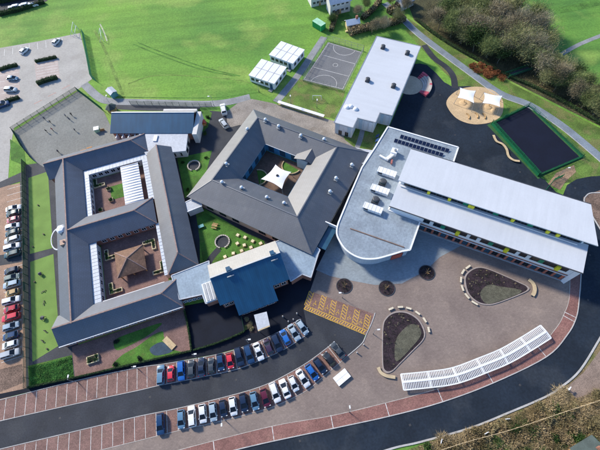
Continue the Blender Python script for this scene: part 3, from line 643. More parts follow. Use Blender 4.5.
# ---- B3: the quadrangle
F3 = Frame((198, 189), (310, 240), 4)
b3 = empty('quadrangle_building', F3.o, F3.ang, label='grey-roofed square school block round a courtyard with a white sail', cat='building')
ou = [(-1.4, -3.7), (40.0, -3.7), (40.0, 34.4), (-1.4, 34.4)]; ri = [(4.1, 2.9), (32.0, 3.2), (31.4, 29.6), (3.9, 29.2)]; inn = [(9.8, 9.0), (25.4, 9.4), (25.0, 23.6), (9.6, 23.5)]
ze, zr = 4.1, 7.6
for i, nm in enumerate(('south', 'east', 'north', 'west')):
    j = (i+1) % 4; m = M_slate2
    o3, r3, i3 = [(*ou[k], ze) for k in (i, j)], [(*ri[k], zr) for k in (i, j)], [(*inn[k], ze) for k in (i, j)]
    rf = MB().thick([[o3[0], o3[1], r3[1], r3[0]], [i3[1], i3[0], r3[0], r3[1]]], .2).build('roof', m, b3)
    mb = MB().bar(Vector(r3[0])+Vector((0, 0, .02)), Vector(r3[1])+Vector((0, 0, .02)), .3, .14); mb.bar(o3[0], r3[0], .22, .1); mb.build('ridge_tiles', M_slate, rf)
    a, b = Vector((*ou[i], 0)), Vector((*ou[j], 0)); d = (b-a).normalized(); nrm = Vector((d.y, -d.x, 0))
    io = [(-.9, -3.1), (39.4, -3.1), (39.4, 33.8), (-.9, 33.8)]; ii = [(9.3, 8.4), (25.9, 8.8), (25.5, 24.1), (9.1, 24.0)]
    MB().prism([io[i], io[j], tuple(Vector(io[j]).lerp(Vector(ii[j]), .04)), tuple(Vector(io[i]).lerp(Vector(ii[i]), .04))], 0, 4.0).build('outer_wall', M_buff if i == 0 else M_render, b3)
    MB().prism([ii[i], ii[j], tuple(Vector(ii[j]).lerp(Vector(io[j]), .06)), tuple(Vector(ii[i]).lerp(Vector(io[i]), .06))], 0, 4.0).build('courtyard_wall', mat('blue_panel_wall', (.07, .26, .44), .5, .1, .6, .04, 4), b3)
    # gutters
    MB().bar((*inn[i], ze-.12), (*inn[j], ze-.12), .22, .2).build('gutter', M_white if i == 2 else M_bluemetal, b3)
    n = 9 if i in (0, 2) else 8
    for k in range(n):
        t = (k+.5)/n; q_ = Vector(io[i]).lerp(Vector(io[j]), t)
        if i == 0 and k == 4: continue
        window(b3, q_.x, q_.y, 1.0, math.atan2(nrm.y, nrm.x), 2.3, 1.6, fm=M_darkgrey, mull=2)
    for k in range(4):
        t = (k+.5)/4; q_ = Vector(ii[i]).lerp(Vector(ii[j]), t); window(b3, q_.x, q_.y, .5, math.atan2(-nrm.y, -nrm.x), 1.9, 2.6, fm=M_darkgrey, gm=M_blueglass)
MB().prism([(9.4, 8.6), (25.7, 9.0), (25.3, 23.9), (9.2, 23.8)], 0, .08).build('courtyard_paving', mat('brown_deck', (.15, .095, .07), .8, .15, .5, .12, 4, brick=(2, .2, .02, .7)), b3)
# gablet on the court side of the north-east corner
MB().thick([[(20.5, 22.2, 4.4), (24.4, 22.2, 6.0), (24.4, 28.6, 6.0), (20.5, 26.5, 4.4)], [(24.4, 22.2, 6.0), (27.6, 22.2, 4.4), (27.6, 26.5, 4.4), (24.4, 28.6, 6.0)]], .15).build('gablet_roof', M_slate2, b3)
MB().prism([(21.2, 22.6), (25.0, 22.6), (25.0, 25.0), (21.2, 25.0)], 0, 4.5).build('gablet_wall', M_render, b3)
# planting rings of the courtyard
for cx, cy, r_ in ((12.2, 13.5, 3.0), (19.5, 22.0, 3.2)):
    mb = MB()
    for k in range(16):
        t0, t1 = k*math.pi/16+(-.9 if cx < 15 else math.pi*.95), (k+1)*math.pi/16+(-.9 if cx < 15 else math.pi*.95); f = lambda r, t: (cx+r*math.cos(t), cy+r*math.sin(t))
        mb.prism([f(r_, t0), f(r_, t1), f(r_-.3, t1), f(r_-.3, t0)], .08, .5)
    mb.build('curved_bench', M_palewood, b3)
    MB().prism([(cx+(r_-.3)*math.cos(k*math.pi/12+(-.9 if cx < 15 else math.pi*.95)), cy+(r_-.3)*math.sin(k*math.pi/12+(-.9 if cx < 15 else math.pi*.95))) for k in range(13)], .08, .2).build('planting_bed', M_lawn, b3)
# flat notch with glazing at the south-east corner
MB().b(36.6, 42.4, -.5, 6.6, 3.0, 3.3).build('porch_roof', M_blueglass, b3); MB().b(36.4, 42.6, 6.6, 6.9, 0, 4.6).build('porch_wall', M_white, b3)
# sun tubes on the roof
def height3(u, v):
    def slope(e, r, x): return ze+(zr-ze)*max(0, min(1, (x-e)/(r-e)))
    h_out = min(slope(-1.4, 4.0, u), slope(40, 31.7, u), slope(-3.7, 3.0, v), slope(34.4, 29.4, v))
    h_in = max(slope(9.7, 4.0, u) if u < 9.7 else 0, slope(25.2, 31.7, u) if u > 25.2 else 0, slope(9.2, 3.0, v) if v < 9.2 else 0, slope(23.5, 29.4, v) if v > 23.5 else 0)
    return min(h_out, max(h_in, ze))
tb = MB().tube((0, 0, -.6), (0, 0, .75), .42, .42, 12); tbm = tb.mesh('curb', M_grey)
dm = MB().dome((0, 0, .75), .5, .42, 12, 4).mesh('dome', mat('acrylic_dome', (.62, .68, .74), .2, .03, 1, 0), True)
fl = MB().box((0, 0, -.02), (1.3, 1.3, .06)).mesh('flashing', M_grey)
tubes = [(248, 132), (227, 166), (266, 123), (279, 129), (301, 138), (324, 141), (223, 185), (242, 189), (267, 198), (284, 203), (352, 163), (336, 178), (330, 191)]
wing = ['west', 'west', 'north', 'north', 'north', 'north', 'south', 'south', 'south', 'south', 'east', 'east', 'east']; cntw = {}
for (x, y), wg in zip(tubes, wing):
    q_ = F3.loc(x, y, 6.6); h_ = height3(q_.x, q_.y); cntw[wg] = cntw.get(wg, 0)+1
    lab = {'west': 'on the upper left wing', 'north': 'along the top wing', 'south': 'along the bottom wing', 'east': 'on the dark right wing'}[wg]
    o = empty('sun_tube', F3.pt(q_.x, q_.y, h_+.12), F3.ang, label=f'domed roof light {lab} of the quadrangle roof, {ORD[cntw[wg]-1]} from {"the top" if wg in ("west", "east") else "the left"}', cat='roof light', group='domed lights on the quadrangle roof')
    link('curb', tbm, o); link('dome', dm, o); link('flashing', fl, o)

# ---- B4: blue-roofed hall with flat side roofs
F4 = Frame((213, 277), (281, 252), 8)
b4 = empty('assembly_hall', F4.o, F4.ang, label='tall hall with a broad blue roof between the two courtyard blocks', cat='building')
MB().thick([[(-.8, 0, 8.1), (-.8, -6.5, 4.5), (2.8, -6.5, 4.5), (2.8, -10.1, 2.5), (13.4, -10.1, 2.5), (13.4, -6.5, 4.5), (18.0, -6.5, 4.5), (18.0, 0, 8.1)]], .22).build('roof', M_bluemetal, b4)
MB().thick([[(18.0, 0, 8.1), (18.0, 4.6, 6.0), (-.8, 4.6, 6.0), (-.8, 0, 8.1)]], .22).build('rear_roof', M_sunlitmetal, b4)  # same roofing as the front slope, coloured as if sunlit
MB().prism([(-.3, 4.2), (17.5, 4.2), (17.5, -6.0), (-.3, -6.0)], 0, 4.2).prism([(3.3, -5.9), (12.9, -5.9), (12.9, -9.6), (3.3, -9.6)], 0, 2.3).build('wall', M_brick, b4)
for xx in (-.3, 17.2): MB().face([(xx, 4.2, 4.2), (xx, -6.0, 4.2), (xx, -6.0, 4.5), (xx, 0, 7.7), (xx, 4.2, 5.85)]).face([(xx+.3, 4.2, 4.2), (xx+.3, -6.0, 4.2), (xx+.3, -6.0, 4.5), (xx+.3, 0, 7.7), (xx+.3, 4.2, 5.85)][::-1]).build('gable_wall', M_render, b4)
MB().bar((-.8, 0, 8.15), (18.0, 0, 8.15), .35, .16).build('ridge_capping', M_render, b4)
for x in (4.2, 16.0): MB().b(x-.55, x+.55, -.1, 1.0, 7.4, 8.75).build('roof_vent', M_bluemetal, b4); MB().b(x-.9, x+.9, -1.4, -1.15, 7.55, 7.75).build('access_rail', M_grey, b4)
for x in (0.6, 1.9): window(b4, x, -6.0, 1.0, -math.pi/2, 1.0, 1.8, gm=M_glass)
for x in (14.4, 16.3): window(b4, x, -6.0, 1.0, -math.pi/2, 1.3, 1.8, gm=M_glass)
window_row(b4, (3.6, -9.6), (12.6, -9.6), 4, .4, 1.7, 1.7, -math.pi/2)
fl1 = [(-10.9, 6.6), (-.4, 6.9), (-1.0, 4.0), (-1.0, -4.3), (-4.2, -4.3), (-4.4, -1.6), (-10.3, -.7)]
fl2 = [(18.2, 5.5), (25.2, 5.2), (28.6, -1.4), (27.6, -2.4), (23.4, -7.8), (21.6, -6.1), (18.1, -6.8)]
for pl, nm in ((fl1, 'left'), (fl2, 'right')):
    c = Vector((sum(p_[0] for p_ in pl)/len(pl), sum(p_[1] for p_ in pl)/len(pl)))
    wl = [tuple(c+(Vector(p_)-c)*.95) for p_ in pl]
    MB().prism(wl, 0, 3.2).build('flat_wing_wall', M_brick, b4); MB().prism(pl, 3.2, 3.5).build('flat_roof', M_blueflat, b4)
    mb = MB()
    for a, b in zip(pl, pl[1:]+pl[:1]): mb.bar((*a, 3.55), (*b, 3.55), .25, .16)
    mb.build('roof_edge', M_paleflat, b4)
MB().b(-3.9, -1.3, -4.2, 1.0, 3.52, 4.0).build('rooflight_strip', M_white, b4)
for i in range(3): MB().b(-3.6+i*.9, -3.0+i*.9, -4.0, .8, 4.0, 4.12).build('rooflight_bar', M_grey, b4)
for i in range(5): window(b4, -9.5+i*1.25, -.98+i*-.15, .8, -math.pi/2, 1.0, 1.5, gm=M_blueglass)
MB().tube((25.0, .9, 3.5), (25.0, .9, 3.62), 1.0, .8, 10).build('rust_patch', mat('rust_stain', (.35, .14, .07), .9, .2, 1, .2, 4), b4)

# ---- links between the blocks
def link_block(name, fr, poly, z, m, label, wm=None):
    o = empty(name, fr.pt(*poly[0]), fr.ang, label=label, cat='building'); x0, y0 = poly[0]
    pl = [(x-x0, y-y0) for x, y in poly]; c = Vector((sum(p_[0] for p_ in pl)/len(pl), sum(p_[1] for p_ in pl)/len(pl)))
    MB().prism([tuple(c+(Vector(p_)-c)*.93) for p_ in pl], 0, z-.3).build('wall', wm or M_render, o); MB().prism(pl, z-.3, z).build('roof', m, o)
    mb = MB()
    for a, b in zip(pl, pl[1:]+pl[:1]): mb.bar((*a, z+.04), (*b, z+.04), .2, .14)
    mb.build('roof_edge', M_white, o); return o, c
lk = [F3.loc(x, y, 3) for x, y in ((184, 203), (198, 196), (202, 206), (187, 212))]
link_block('link_corridor', F3, [(v.x, v.y) for v in lk], 3.0, M_paleflat, 'short pale flat-roofed corridor joining the left block to the quadrangle')

# ---- B5: long two-storey block with flat-roofed drum
F5 = Frame((390, 205), (583.5, 272), 8)
b5 = empty('classroom_block', F5.o, F5.ang, label='long two-storey classroom block with two white stepped roofs', cat='building')
MB().prism([(.4, .3), (47.4, .3), (47.4, 18.2), (.4, 18.2)], 0, 3.9).build('lower_wall', M_brick, b5)
MB().prism([(.35, .25), (47.45, .25), (47.45, 18.25), (.35, 18.25)], 3.9, 7.7).build('upper_wall', M_white, b5)
MB().b(.5, 47.3, 7.3, 18.0, 7.7, 9.8).build('clerestory_wall', M_white, b5)
MB().thick([[(-.1, -.25, 7.85), (48.8, -.25, 7.85), (48.8, 7.6, 8.65), (-.1, 7.6, 8.65)]], .28).build('lower_roof', M_whiteroof, b5)
MB().thick([[(-.3, 6.5, 10.9), (49.8, 6.5, 10.9), (47.4, 18.7, 10.2), (-.3, 18.7, 10.2)]], .3).build('upper_roof', M_whiteroof, b5)
MB().bar((-.1, -.36, 7.8), (48.8, -.36, 7.8), .2, .22).build('gutter', M_darkgrey, b5)
MB().bar((-.3, 18.8, 10.15), (47.4, 18.8, 10.15), .2, .22).build('gutter', M_darkgrey, b5)
MB().b(0.2, 47.6, .05, .24, 3.15, 3.35).build('string_course', M_white, b5)
MB().b(.3, 47.5, .1, .28, 0, .55).build('plinth', mat('grey_plinth', (.30, .30, .32), .8, .1, .6, .06, 5), b5)
# first-floor ribbon windows with green and yellow panels, ground-floor windows between brick panels
rowU = []; x = 9.7; k = 0
while x < 46.5:
    seq = [('g', 1.7), ('gap', 1.0), ('g', 2.0), ('gr', 1.1), ('g', 1.5), ('g', 1.5), ('ye', .9), ('g', 1.9), ('gap', .9)]
    kd, w_ = seq[k % len(seq)]; k += 1
    if kd == 'g': window(b5, x+w_/2, .25, 5.0, -math.pi/2, w_, 1.7, fm=M_darkgrey)
    elif kd == 'gr': MB().b(x, x+w_, .14, .24, 5.0, 6.7).build('green_panel', M_greenpanel, b5)
    elif kd == 'ye': MB().b(x, x+w_, -.35, .24, 4.9, 6.8).build('yellow_panel', M_yellowpanel, b5)
    x += w_
for i in range(19):
    x = 9.6+i*1.98
    window(b5, x+.6, .3, .9, -math.pi/2, 1.35, 1.9, fm=M_darkgrey, gm=M_glass if i % 3 else M_blueglass)
    MB().b(x+1.35, x+1.85, .12, .29, .6, 3.05).build('brick_pier', mat('orange_brick', (.42, .13, .085), .85, .15, .8, .1, 6), b5)
MB().b(1.4, 46.8, 7.1, 7.28, 8.9, 10.5).build('clerestory_band', M_blueglass, b5)
x = 1.6; k = 0
while x < 46:
    if k in (4, 8, 12, 13, 20, 26, 28): MB().b(x, x+.75, 6.55, 7.09, 9.0, 10.2).build('yellow_panel', M_yellowpanel, b5); x += .8
    elif k in (11, 17, 23): MB().b(x, x+1.3, 6.98, 7.09, 8.95, 10.4).build('green_panel', M_greenpanel, b5); x += 1.35
    else: window(b5, x+.8, 7.1, 8.95, -math.pi/2, 1.55, 1.45, fm=M_darkgrey, gm=M_glass); x += 1.6
    k += 1
MB().b(0.6, 46.2, 6.3, 6.55, 8.75, 8.95).build('clerestory_sill', M_white, b5)
window_row(b5, (2, 18.25), (46, 18.25), 18, 5.0, 1.7, 1.7, math.pi/2, fm=M_darkgrey); window_row(b5, (14, 18.2), (46, 18.2), 12, .9, 1.7, 1.7, math.pi/2, fm=M_darkgrey)
for yy in (3.5, 11, 14.5): window(b5, 47.45, yy, 5.0, 0, 1.6, 1.7, fm=M_darkgrey)
MB().prism([(47.5, .2), (48.4, -.4), (48.4, 7.4), (47.5, 7.4)], 0, 7.5).build('end_frame', M_white, b5)

b6 = empty('entrance_building', F5.pt(-1, 0), F5.ang, label='flat grey-roofed entrance building with a rounded drum front', cat='building')
dr = [(-11.3, -9.0), (-10.9, -11.2), (-9.7, -13.3), (-6.4, -15.8), (-2.3, -16.5), (1.4, -15.2), (4.6, -12.7), (7.2, -10.4)]
drs = [(v.x, v.y) for v in smooth_line([(*p_, 0) for p_ in dr], 5)]
roof_poly = [(12.3, 29.0), (-9.7, 28.8), (-10.6, 20.0), (-11.8, 11.0), (-11.6, 0)] + drs + [(9.0, -9.2), (9.0, .15), (-.02, .15), (-.02, 18.9), (12.3, 18.95)]
sh = lambda L: [(x+1, y) for x, y in L]
c = Vector((-3, 4)); ins = [(-11.0, 0), (-10.9, -9)] + [(x*.955-.1, y*.965) for x, y in drs] + [(8.6, -8.6), (8.6, .12), (-.06, .12), (-.06, 18.96), (11.8, 19.0), (11.8, 28.4), (-9.2, 28.3), (-10.1, 20), (-11.2, 11)]
mw = mat('pale_drum_wall', (.44, .49, .54), .6, .06, .4, .04, 3, seam=(.6, .06, .4), seam_col=(.30, .35, .40))
MB().prism(sh(ins), 0, 4.6).build('wall', mw, b6)
MB().prism(sh(roof_poly), 4.6, 4.95).build('roof', M_greyroof, b6)
mb = MB(); rp = sh(roof_poly)
for a, b in zip(rp, rp[1:]+rp[:1]): mb.bar((*a, 5.02), (*b, 5.02), .42, .3)
mb.build('parapet', M_white, b6)
MB().bar((-6.7, -9.4, 5.05), (8.4, -9.1, 5.05), .25, .22).build('roof_upstand', mat('brown_upstand', (.20, .13, .10), .8), b6)
for i in range(14): t = -11.0+i*1.3
for k in range(0, len(drs)-2, 2):
    pass
# red entrance panel and doors at the drum's right side
MB().box((7.4, -10.6, 1.5), (3.0, .3, 2.6), R(42)).build('red_panel', mat('red_panel', (.50, .10, .06), .6, .1, .6, .05, 4), b6)
d_ = MB().box((8.9, -9.0, 1.2), (1.8, .2, 2.3), R(42)).build('door', M_glass, b6)
for i in range(6): window(b6, 9.62, -7.6+i*1.25, .6, 0, 1.1, 2.4, fm=M_white, gm=M_glass)
def roof_thing(name, x, y, z, label, cat, group=None): return empty(name, F5.pt(x, y, z), F5.ang, label=label, cat=cat, group=group)
for i, (x, y, w_) in enumerate(((-4.4, 11.5, 5.4), (-4.3, 5.0, 5.2), (-4.1, -1.5, 5.4))):
    o = roof_thing('air_handling_unit', x, y, 4.95, 'white box air handling unit on the entrance roof, ' + ('top of three', 'middle of three', 'lowest of three')[i], 'air unit', 'white air units on the flat roof')
    MB().b(-w_/2, w_/2, -1.0, 1.0, .25, 1.35).build('casing', M_white, o); MB().b(-w_/2+.2, w_/2-.2, -.8, .8, 0, .25).build('base_frame', M_darkgrey, o)
    for k in range(5): MB().b(-w_/2+.3+k*w_/5, -w_/2+.36+k*w_/5, -1.02, 1.02, .3, 1.37).build('panel_joint', M_grey, o)
    MB().b(-w_/2+.4, -w_/2+1.6, -1.04, -1.0, .5, 1.2).build('grille', M_darkgrey, o)
for i, (x, y) in enumerate(((-4.4, 8.1), (-4.3, 1.6))):
    o = roof_thing('extract_fan', x, y, 4.95, ('dark round extract fan between the two upper air units', 'dark round extract fan between the two lower air units')[i], 'fan', 'dark extract fans')
    MB().b(-1.0, 1.0, -1.0, 1.0, 0, .5).build('curb', M_darkgrey, o); MB().tube((0, 0, .5), (0, 0, 1.2), .85, .7, 14).build('cowl', mat('teal_metal', (.02, .05, .06), .4), o); MB().dome((0, 0, 1.2), .95, .3, 14, 2).build('cap', M_darkgrey, o)
o = roof_thing('duct_cluster', -4.8, 18.2, 4.95, 'white ducts and plant cluster beside the solar panels', 'ductwork')
MB().b(-.9, .9, .3, 2.2, 0, 1.6).build('plant_box', M_white, o); MB().bar((0, 0.4, .7), (-1.2, -2.2, .7), .9, .9).build('duct', M_white, o); MB().bar((-1.2, -2.0, .5), (-3.6, -1.4, .5), .6, .6).build('duct', M_white, o); MB().bar((.3, -1.5, .5), (.6, -3.0, .5), .5, .5).build('duct', mat('red_duct', (.35, .12, .1), .6), o); MB().tube((.3, 1.2, 1.6), (.3, 1.2, 2.2), .35, .35, 10).build('flue', M_grey, o)
pvf = MB().face([(-.52, -.55, .12), (.52, -.55, .12), (.52, .55, .55), (-.52, .55, .55)]).face([(-.52, .55, .5), (.52, .55, .5), (.52, -.55, .07), (-.52, -.55, .07)]).mesh('panel', M_pv)
pvr = MB().bar((-.56, -.57, .10), (.56, -.57, .10), .05).bar((-.56, .57, .55), (.56, .57, .55), .05).bar((-.54, -.57, .1), (-.54, .57, .55), .05).bar((.54, -.57, .1), (.54, .57, .55), .05).bar((-.4, .5, 0), (-.4, .5, .5), .05).bar((.4, .5, 0), (.4, .5, .5), .05).bar((-.4, -.5, 0), (-.4, -.5, .1), .05).bar((.4, -.5, 0), (.4, -.5, .1), .05).mesh('frame', M_grey)
for r_ in range(2):
    n = 13
    for i in range(n):
        x = (-4.4 if r_ == 0 else -5.6)+i*1.16; y = 26.4 if r_ == 0 else 24.2
        o = roof_thing('solar_panel', x, y, 4.96, f'dark solar panel, {ORD[i]} from the left in the {("rear", "front")[r_]} row on the flat roof', 'solar panel', 'solar panels on the flat roof')
        link('panel', pvf, o); link('frame', pvr, o)
for i in range(5):
    o = roof_thing('solar_panel', -11.6+.55*math.sin(i), 21.0+i*1.7, .02, f'blue tilted panel on the lawn against the entrance building, {ORD[i]} from the bottom', 'solar panel', 'blue panels on the lawn')
    MB().face([(-.7, -.7, .3), (.3, -.7, 1.4), (.3, .7, 1.4), (-.7, .7, .3)]).face([(-.7, .7, .25), (.3, .7, 1.35), (.3, -.7, 1.35), (-.7, -.7, .25)]).build('panel', mat('blue_panel', (.03, .07, .20), .3, .1, 1, 0), o); MB().bar((.25, -.5, 0), (.25, -.5, 1.3), .08).bar((.25, .5, 0), (.25, .5, 1.3), .08).build('stand', M_grey, o)
# link roof to the quadrangle
lk, _ = link_block('entrance_link', F5, [(-18.6, 17.3), (-10.5, 18.9), (-11.9, 13.2), (-18.8, 12.6)], 4.1, M_whiteroof, 'white flat-roofed link between the quadrangle and the entrance building', M_white)
MB().thick([[(-.2, .4, 4.1), (-2.6, -1.5, 3.0), (-.2, -5.2, 3.0), (.2, -4.4, 4.1)]], .12).build('folded_canopy', M_white, lk)
o = MB().b(-20, -12.6, -6.4, -5.6, 2.9, 3.15)

# ---- gym
F6 = Frame((334, 120.7), (376.7, 35), 6)
b7 = empty('sports_hall', F6.o, F6.ang, label='white flat-roofed sports hall with a stepped front end', cat='building')
gp = [(0, 0), (0, -6.4), (4.4, -6.4), (4.6, -12.3), (9.0, -12.3), (9.2, -16.3), (44.2, -16.3), (44.2, 0)]
gi = [(.3, -.3), (.3, -6.1), (4.7, -6.1), (4.9, -12.0), (9.3, -12.0), (9.5, -16.0), (43.9, -16.0), (43.9, -.3)]
MB().prism(gi, 0, 4.9).build('wall', M_white, b7); MB().prism(gp, 4.9, 5.2).build('roof', M_whiteroof, b7)
mb = MB()
for a, b in zip(gp, gp[1:]+gp[:1]): mb.bar((*a, 5.2), (*b, 5.2), .25, .14)
mb.build('roof_edge', M_grey, b7)
for y0, y1, x in ((-.6, -5.8, .3), (-6.7, -11.7, 4.7), (-12.4, -15.8, 9.3)):
    n = max(2, int(abs(y1-y0)/1.3))
    for i in range(n): yy = y0+(y1-y0)*(i+.5)/n; MB().b(x-.06, x+.02, yy-.55, yy+.55, .3, 4.6).build('cladding_panel', M_white if i % 3 else mat('pale_blue_panel', (.50, .62, .70), .5, .05, 1, .03, 4), b7)
for yy in (-2.2, -4.4): window(b7, .24, yy, .1, math.pi, 1.2, 2.1, fm=M_grey)
for i in range(9): window(b7, 12+i*3.4, -16.0, 2.4, -math.pi/2, 1.6, 1.2, fm=M_darkgrey)
for i, (u, v) in enumerate(((38.7, -4.0), (38.6, -12.9), (21.2, -4.1), (21.5, -13.0))):
    o = empty('roof_ventilator', F6.pt(u, v, 5.2), F6.ang, label='dark roof ventilator on the sports hall, ' + ('far left', 'far right', 'near left', 'near right')[i] + ' of four', cat='ventilator', group='ventilators on the sports hall')
    MB().b(-.7, .7, -.7, .7, 0, .5).build('curb', M_darkgrey, o); MB().tube((0, 0, .5), (0, 0, 1.1), .7, .55, 12).build('cowl', M_darkgrey, o); MB().dome((0, 0, 1.1), .8, .25, 12, 2).build('cap', M_darkgrey, o)
for i, (x, y) in enumerate(((347, 107), (350.5, 106.5), (355.5, 109))):
    q_ = F6.loc(x, y, 5.3); o = empty('roof_dome', F6.pt(q_.x, q_.y, 5.2), label=('left', 'middle', 'right')[i]+' white dome light near the front of the sports hall roof', cat='roof light', group='white domes on the sports hall')
    MB().tube((0, 0, 0), (0, 0, .2), .85, .85, 14).build('curb', M_white, o); MB().dome((0, 0, .2), .8, .5, 14, 4).build('dome', mat('white_dome', (.82, .83, .85), .3), o, smooth=True)

# ---- two white modular classrooms
for nm, cs, lab in (('modular_classroom', ((281.7, 40.7), (304.3, 50), (293.3, 63.3), (268.3, 55)), 'white modular classroom nearer the court'), ('modular_classroom', ((261, 58.5), (286, 67), (275, 84), (249, 75.5)), 'white modular classroom in front, with its worn grass edge')):
    pc_ = [W(x, y, 3.2) for x, y in cs]; ctr = sum(pc_, Vector())/4; u = ((pc_[1]-pc_[0])+(pc_[2]-pc_[3])).normalized(); an = math.atan2(u.y, u.x)
    lu = ((pc_[1]-pc_[0]).length+(pc_[2]-pc_[3]).length)/2; lv = ((pc_[0]-pc_[3]).length+(pc_[1]-pc_[2]).length)/2
    o = empty(nm, (ctr.x, ctr.y, 0), an, label=lab, cat='classroom', group='modular classrooms on the field')
    MB().b(-lu/2+.2, lu/2-.2, -lv/2+.2, lv/2-.2, .3, 3.0).build('wall', M_white, o); MB().b(-lu/2, lu/2, -lv/2, lv/2, 3.0, 3.22).build('roof', mat('module_roof', (.72, .73, .75), .6, .05, .2, .03, 3), o)
    for i in range(1, 4): MB().b(-lu/2+lu*i/4-.05, -lu/2+lu*i/4+.05, -lv/2, lv/2, 3.22, 3.27).build('roof_joint', M_grey, o)
    MB().b(-lu/2, lu/2, -.05, .05, 3.22, 3.28).build('roof_joint', M_grey, o)
    window_row(o, (-lu/2+.5, -lv/2+.2), (lu/2-2.4, -lv/2+.2), 4, 1.2, 1.3, 1.2, -math.pi/2, fm=M_grey)
    MB().b(lu/2-2.0, lu/2-1.0, -lv/2+.1, -lv/2+.22, .3, 2.4).build('door', M_bluemetal, o)
    window_row(o, (lu/2-.2, -lv/2+.5), (lu/2-.2, lv/2-.5), 3, 1.2, 1.3, 1.2, 0, fm=M_grey)
    MB().b(-lu/2+.4, lu/2-.4, -lv/2+.4, lv/2-.4, 0, .3).build('skirt', M_darkgrey, o); MB().b(lu/2-2.2, lu/2-.8, -lv/2-1.2, -lv/2+.18, 0, .28).build('step', M_grey, o)

# ================================================================== CARS
PAINT = {'white': (.72, .73, .74), 'silver': (.45, .48, .50), 'pale silver blue': (.34, .43, .50), 'steel blue': (.11, .22, .33), 'blue': (.015, .12, .42), 'dark blue': (.012, .045, .12), 'navy': (.010, .022, .055), 'dark grey': (.05, .06, .07), 'black': (.010, .011, .013), 'red': (.42, .012, .03), 'bright red': (.60, .03, .05), 'maroon': (.10, .010, .028), 'dark purple': (.035, .018, .045), 'gold': (.46, .30, .12), 'dark teal': (.012, .06, .075), 'grey green': (.20, .25, .22), 'pink red': (.55, .16, .20), 'dark green': (.012, .05, .035)}
_pm = {}
def paintm(c):
    if c not in _pm:
        m = mat('car_paint_'+c.replace(' ', '_'), PAINT[c], .28, .03, .8, .02, 6, spec=.5); m.node_tree.nodes['Principled BSDF'].inputs['Coat Weight'].default_value = .6; _pm[c] = m
    return _pm[c]
M_light = mat('headlight_lens', (.65, .68, .70), .15, .02, 1, 0); M_tail = mat('tail_light_lens', (.35, .01, .01), .2, .02, 1, 0); M_rim = mat('wheel_rim', (.40, .41, .42), .35, .05, 1, 0, metal=.8); M_plate = mat('number_plate', (.65, .62, .40), .5, .02, 1, 0)
def loft(mb, secs, mi=0, caps=True):
    n = len(secs[0]); i = len(mb.v)
    for s_ in secs: mb.v += [tuple(p_) for p_ in s_]
    for a in range(len(secs)-1):
        for k in range(n): mb.f.append((i+a*n+k, i+a*n+(k+1) % n, i+(a+1)*n+(k+1) % n, i+(a+1)*n+k)); mb.mi.append(mi)
    if caps: mb.f.append(tuple(i+n-1-k for k in range(n))); mb.f.append(tuple(i+(len(secs)-1)*n+k for k in range(n))); mb.mi += [mi, mi]
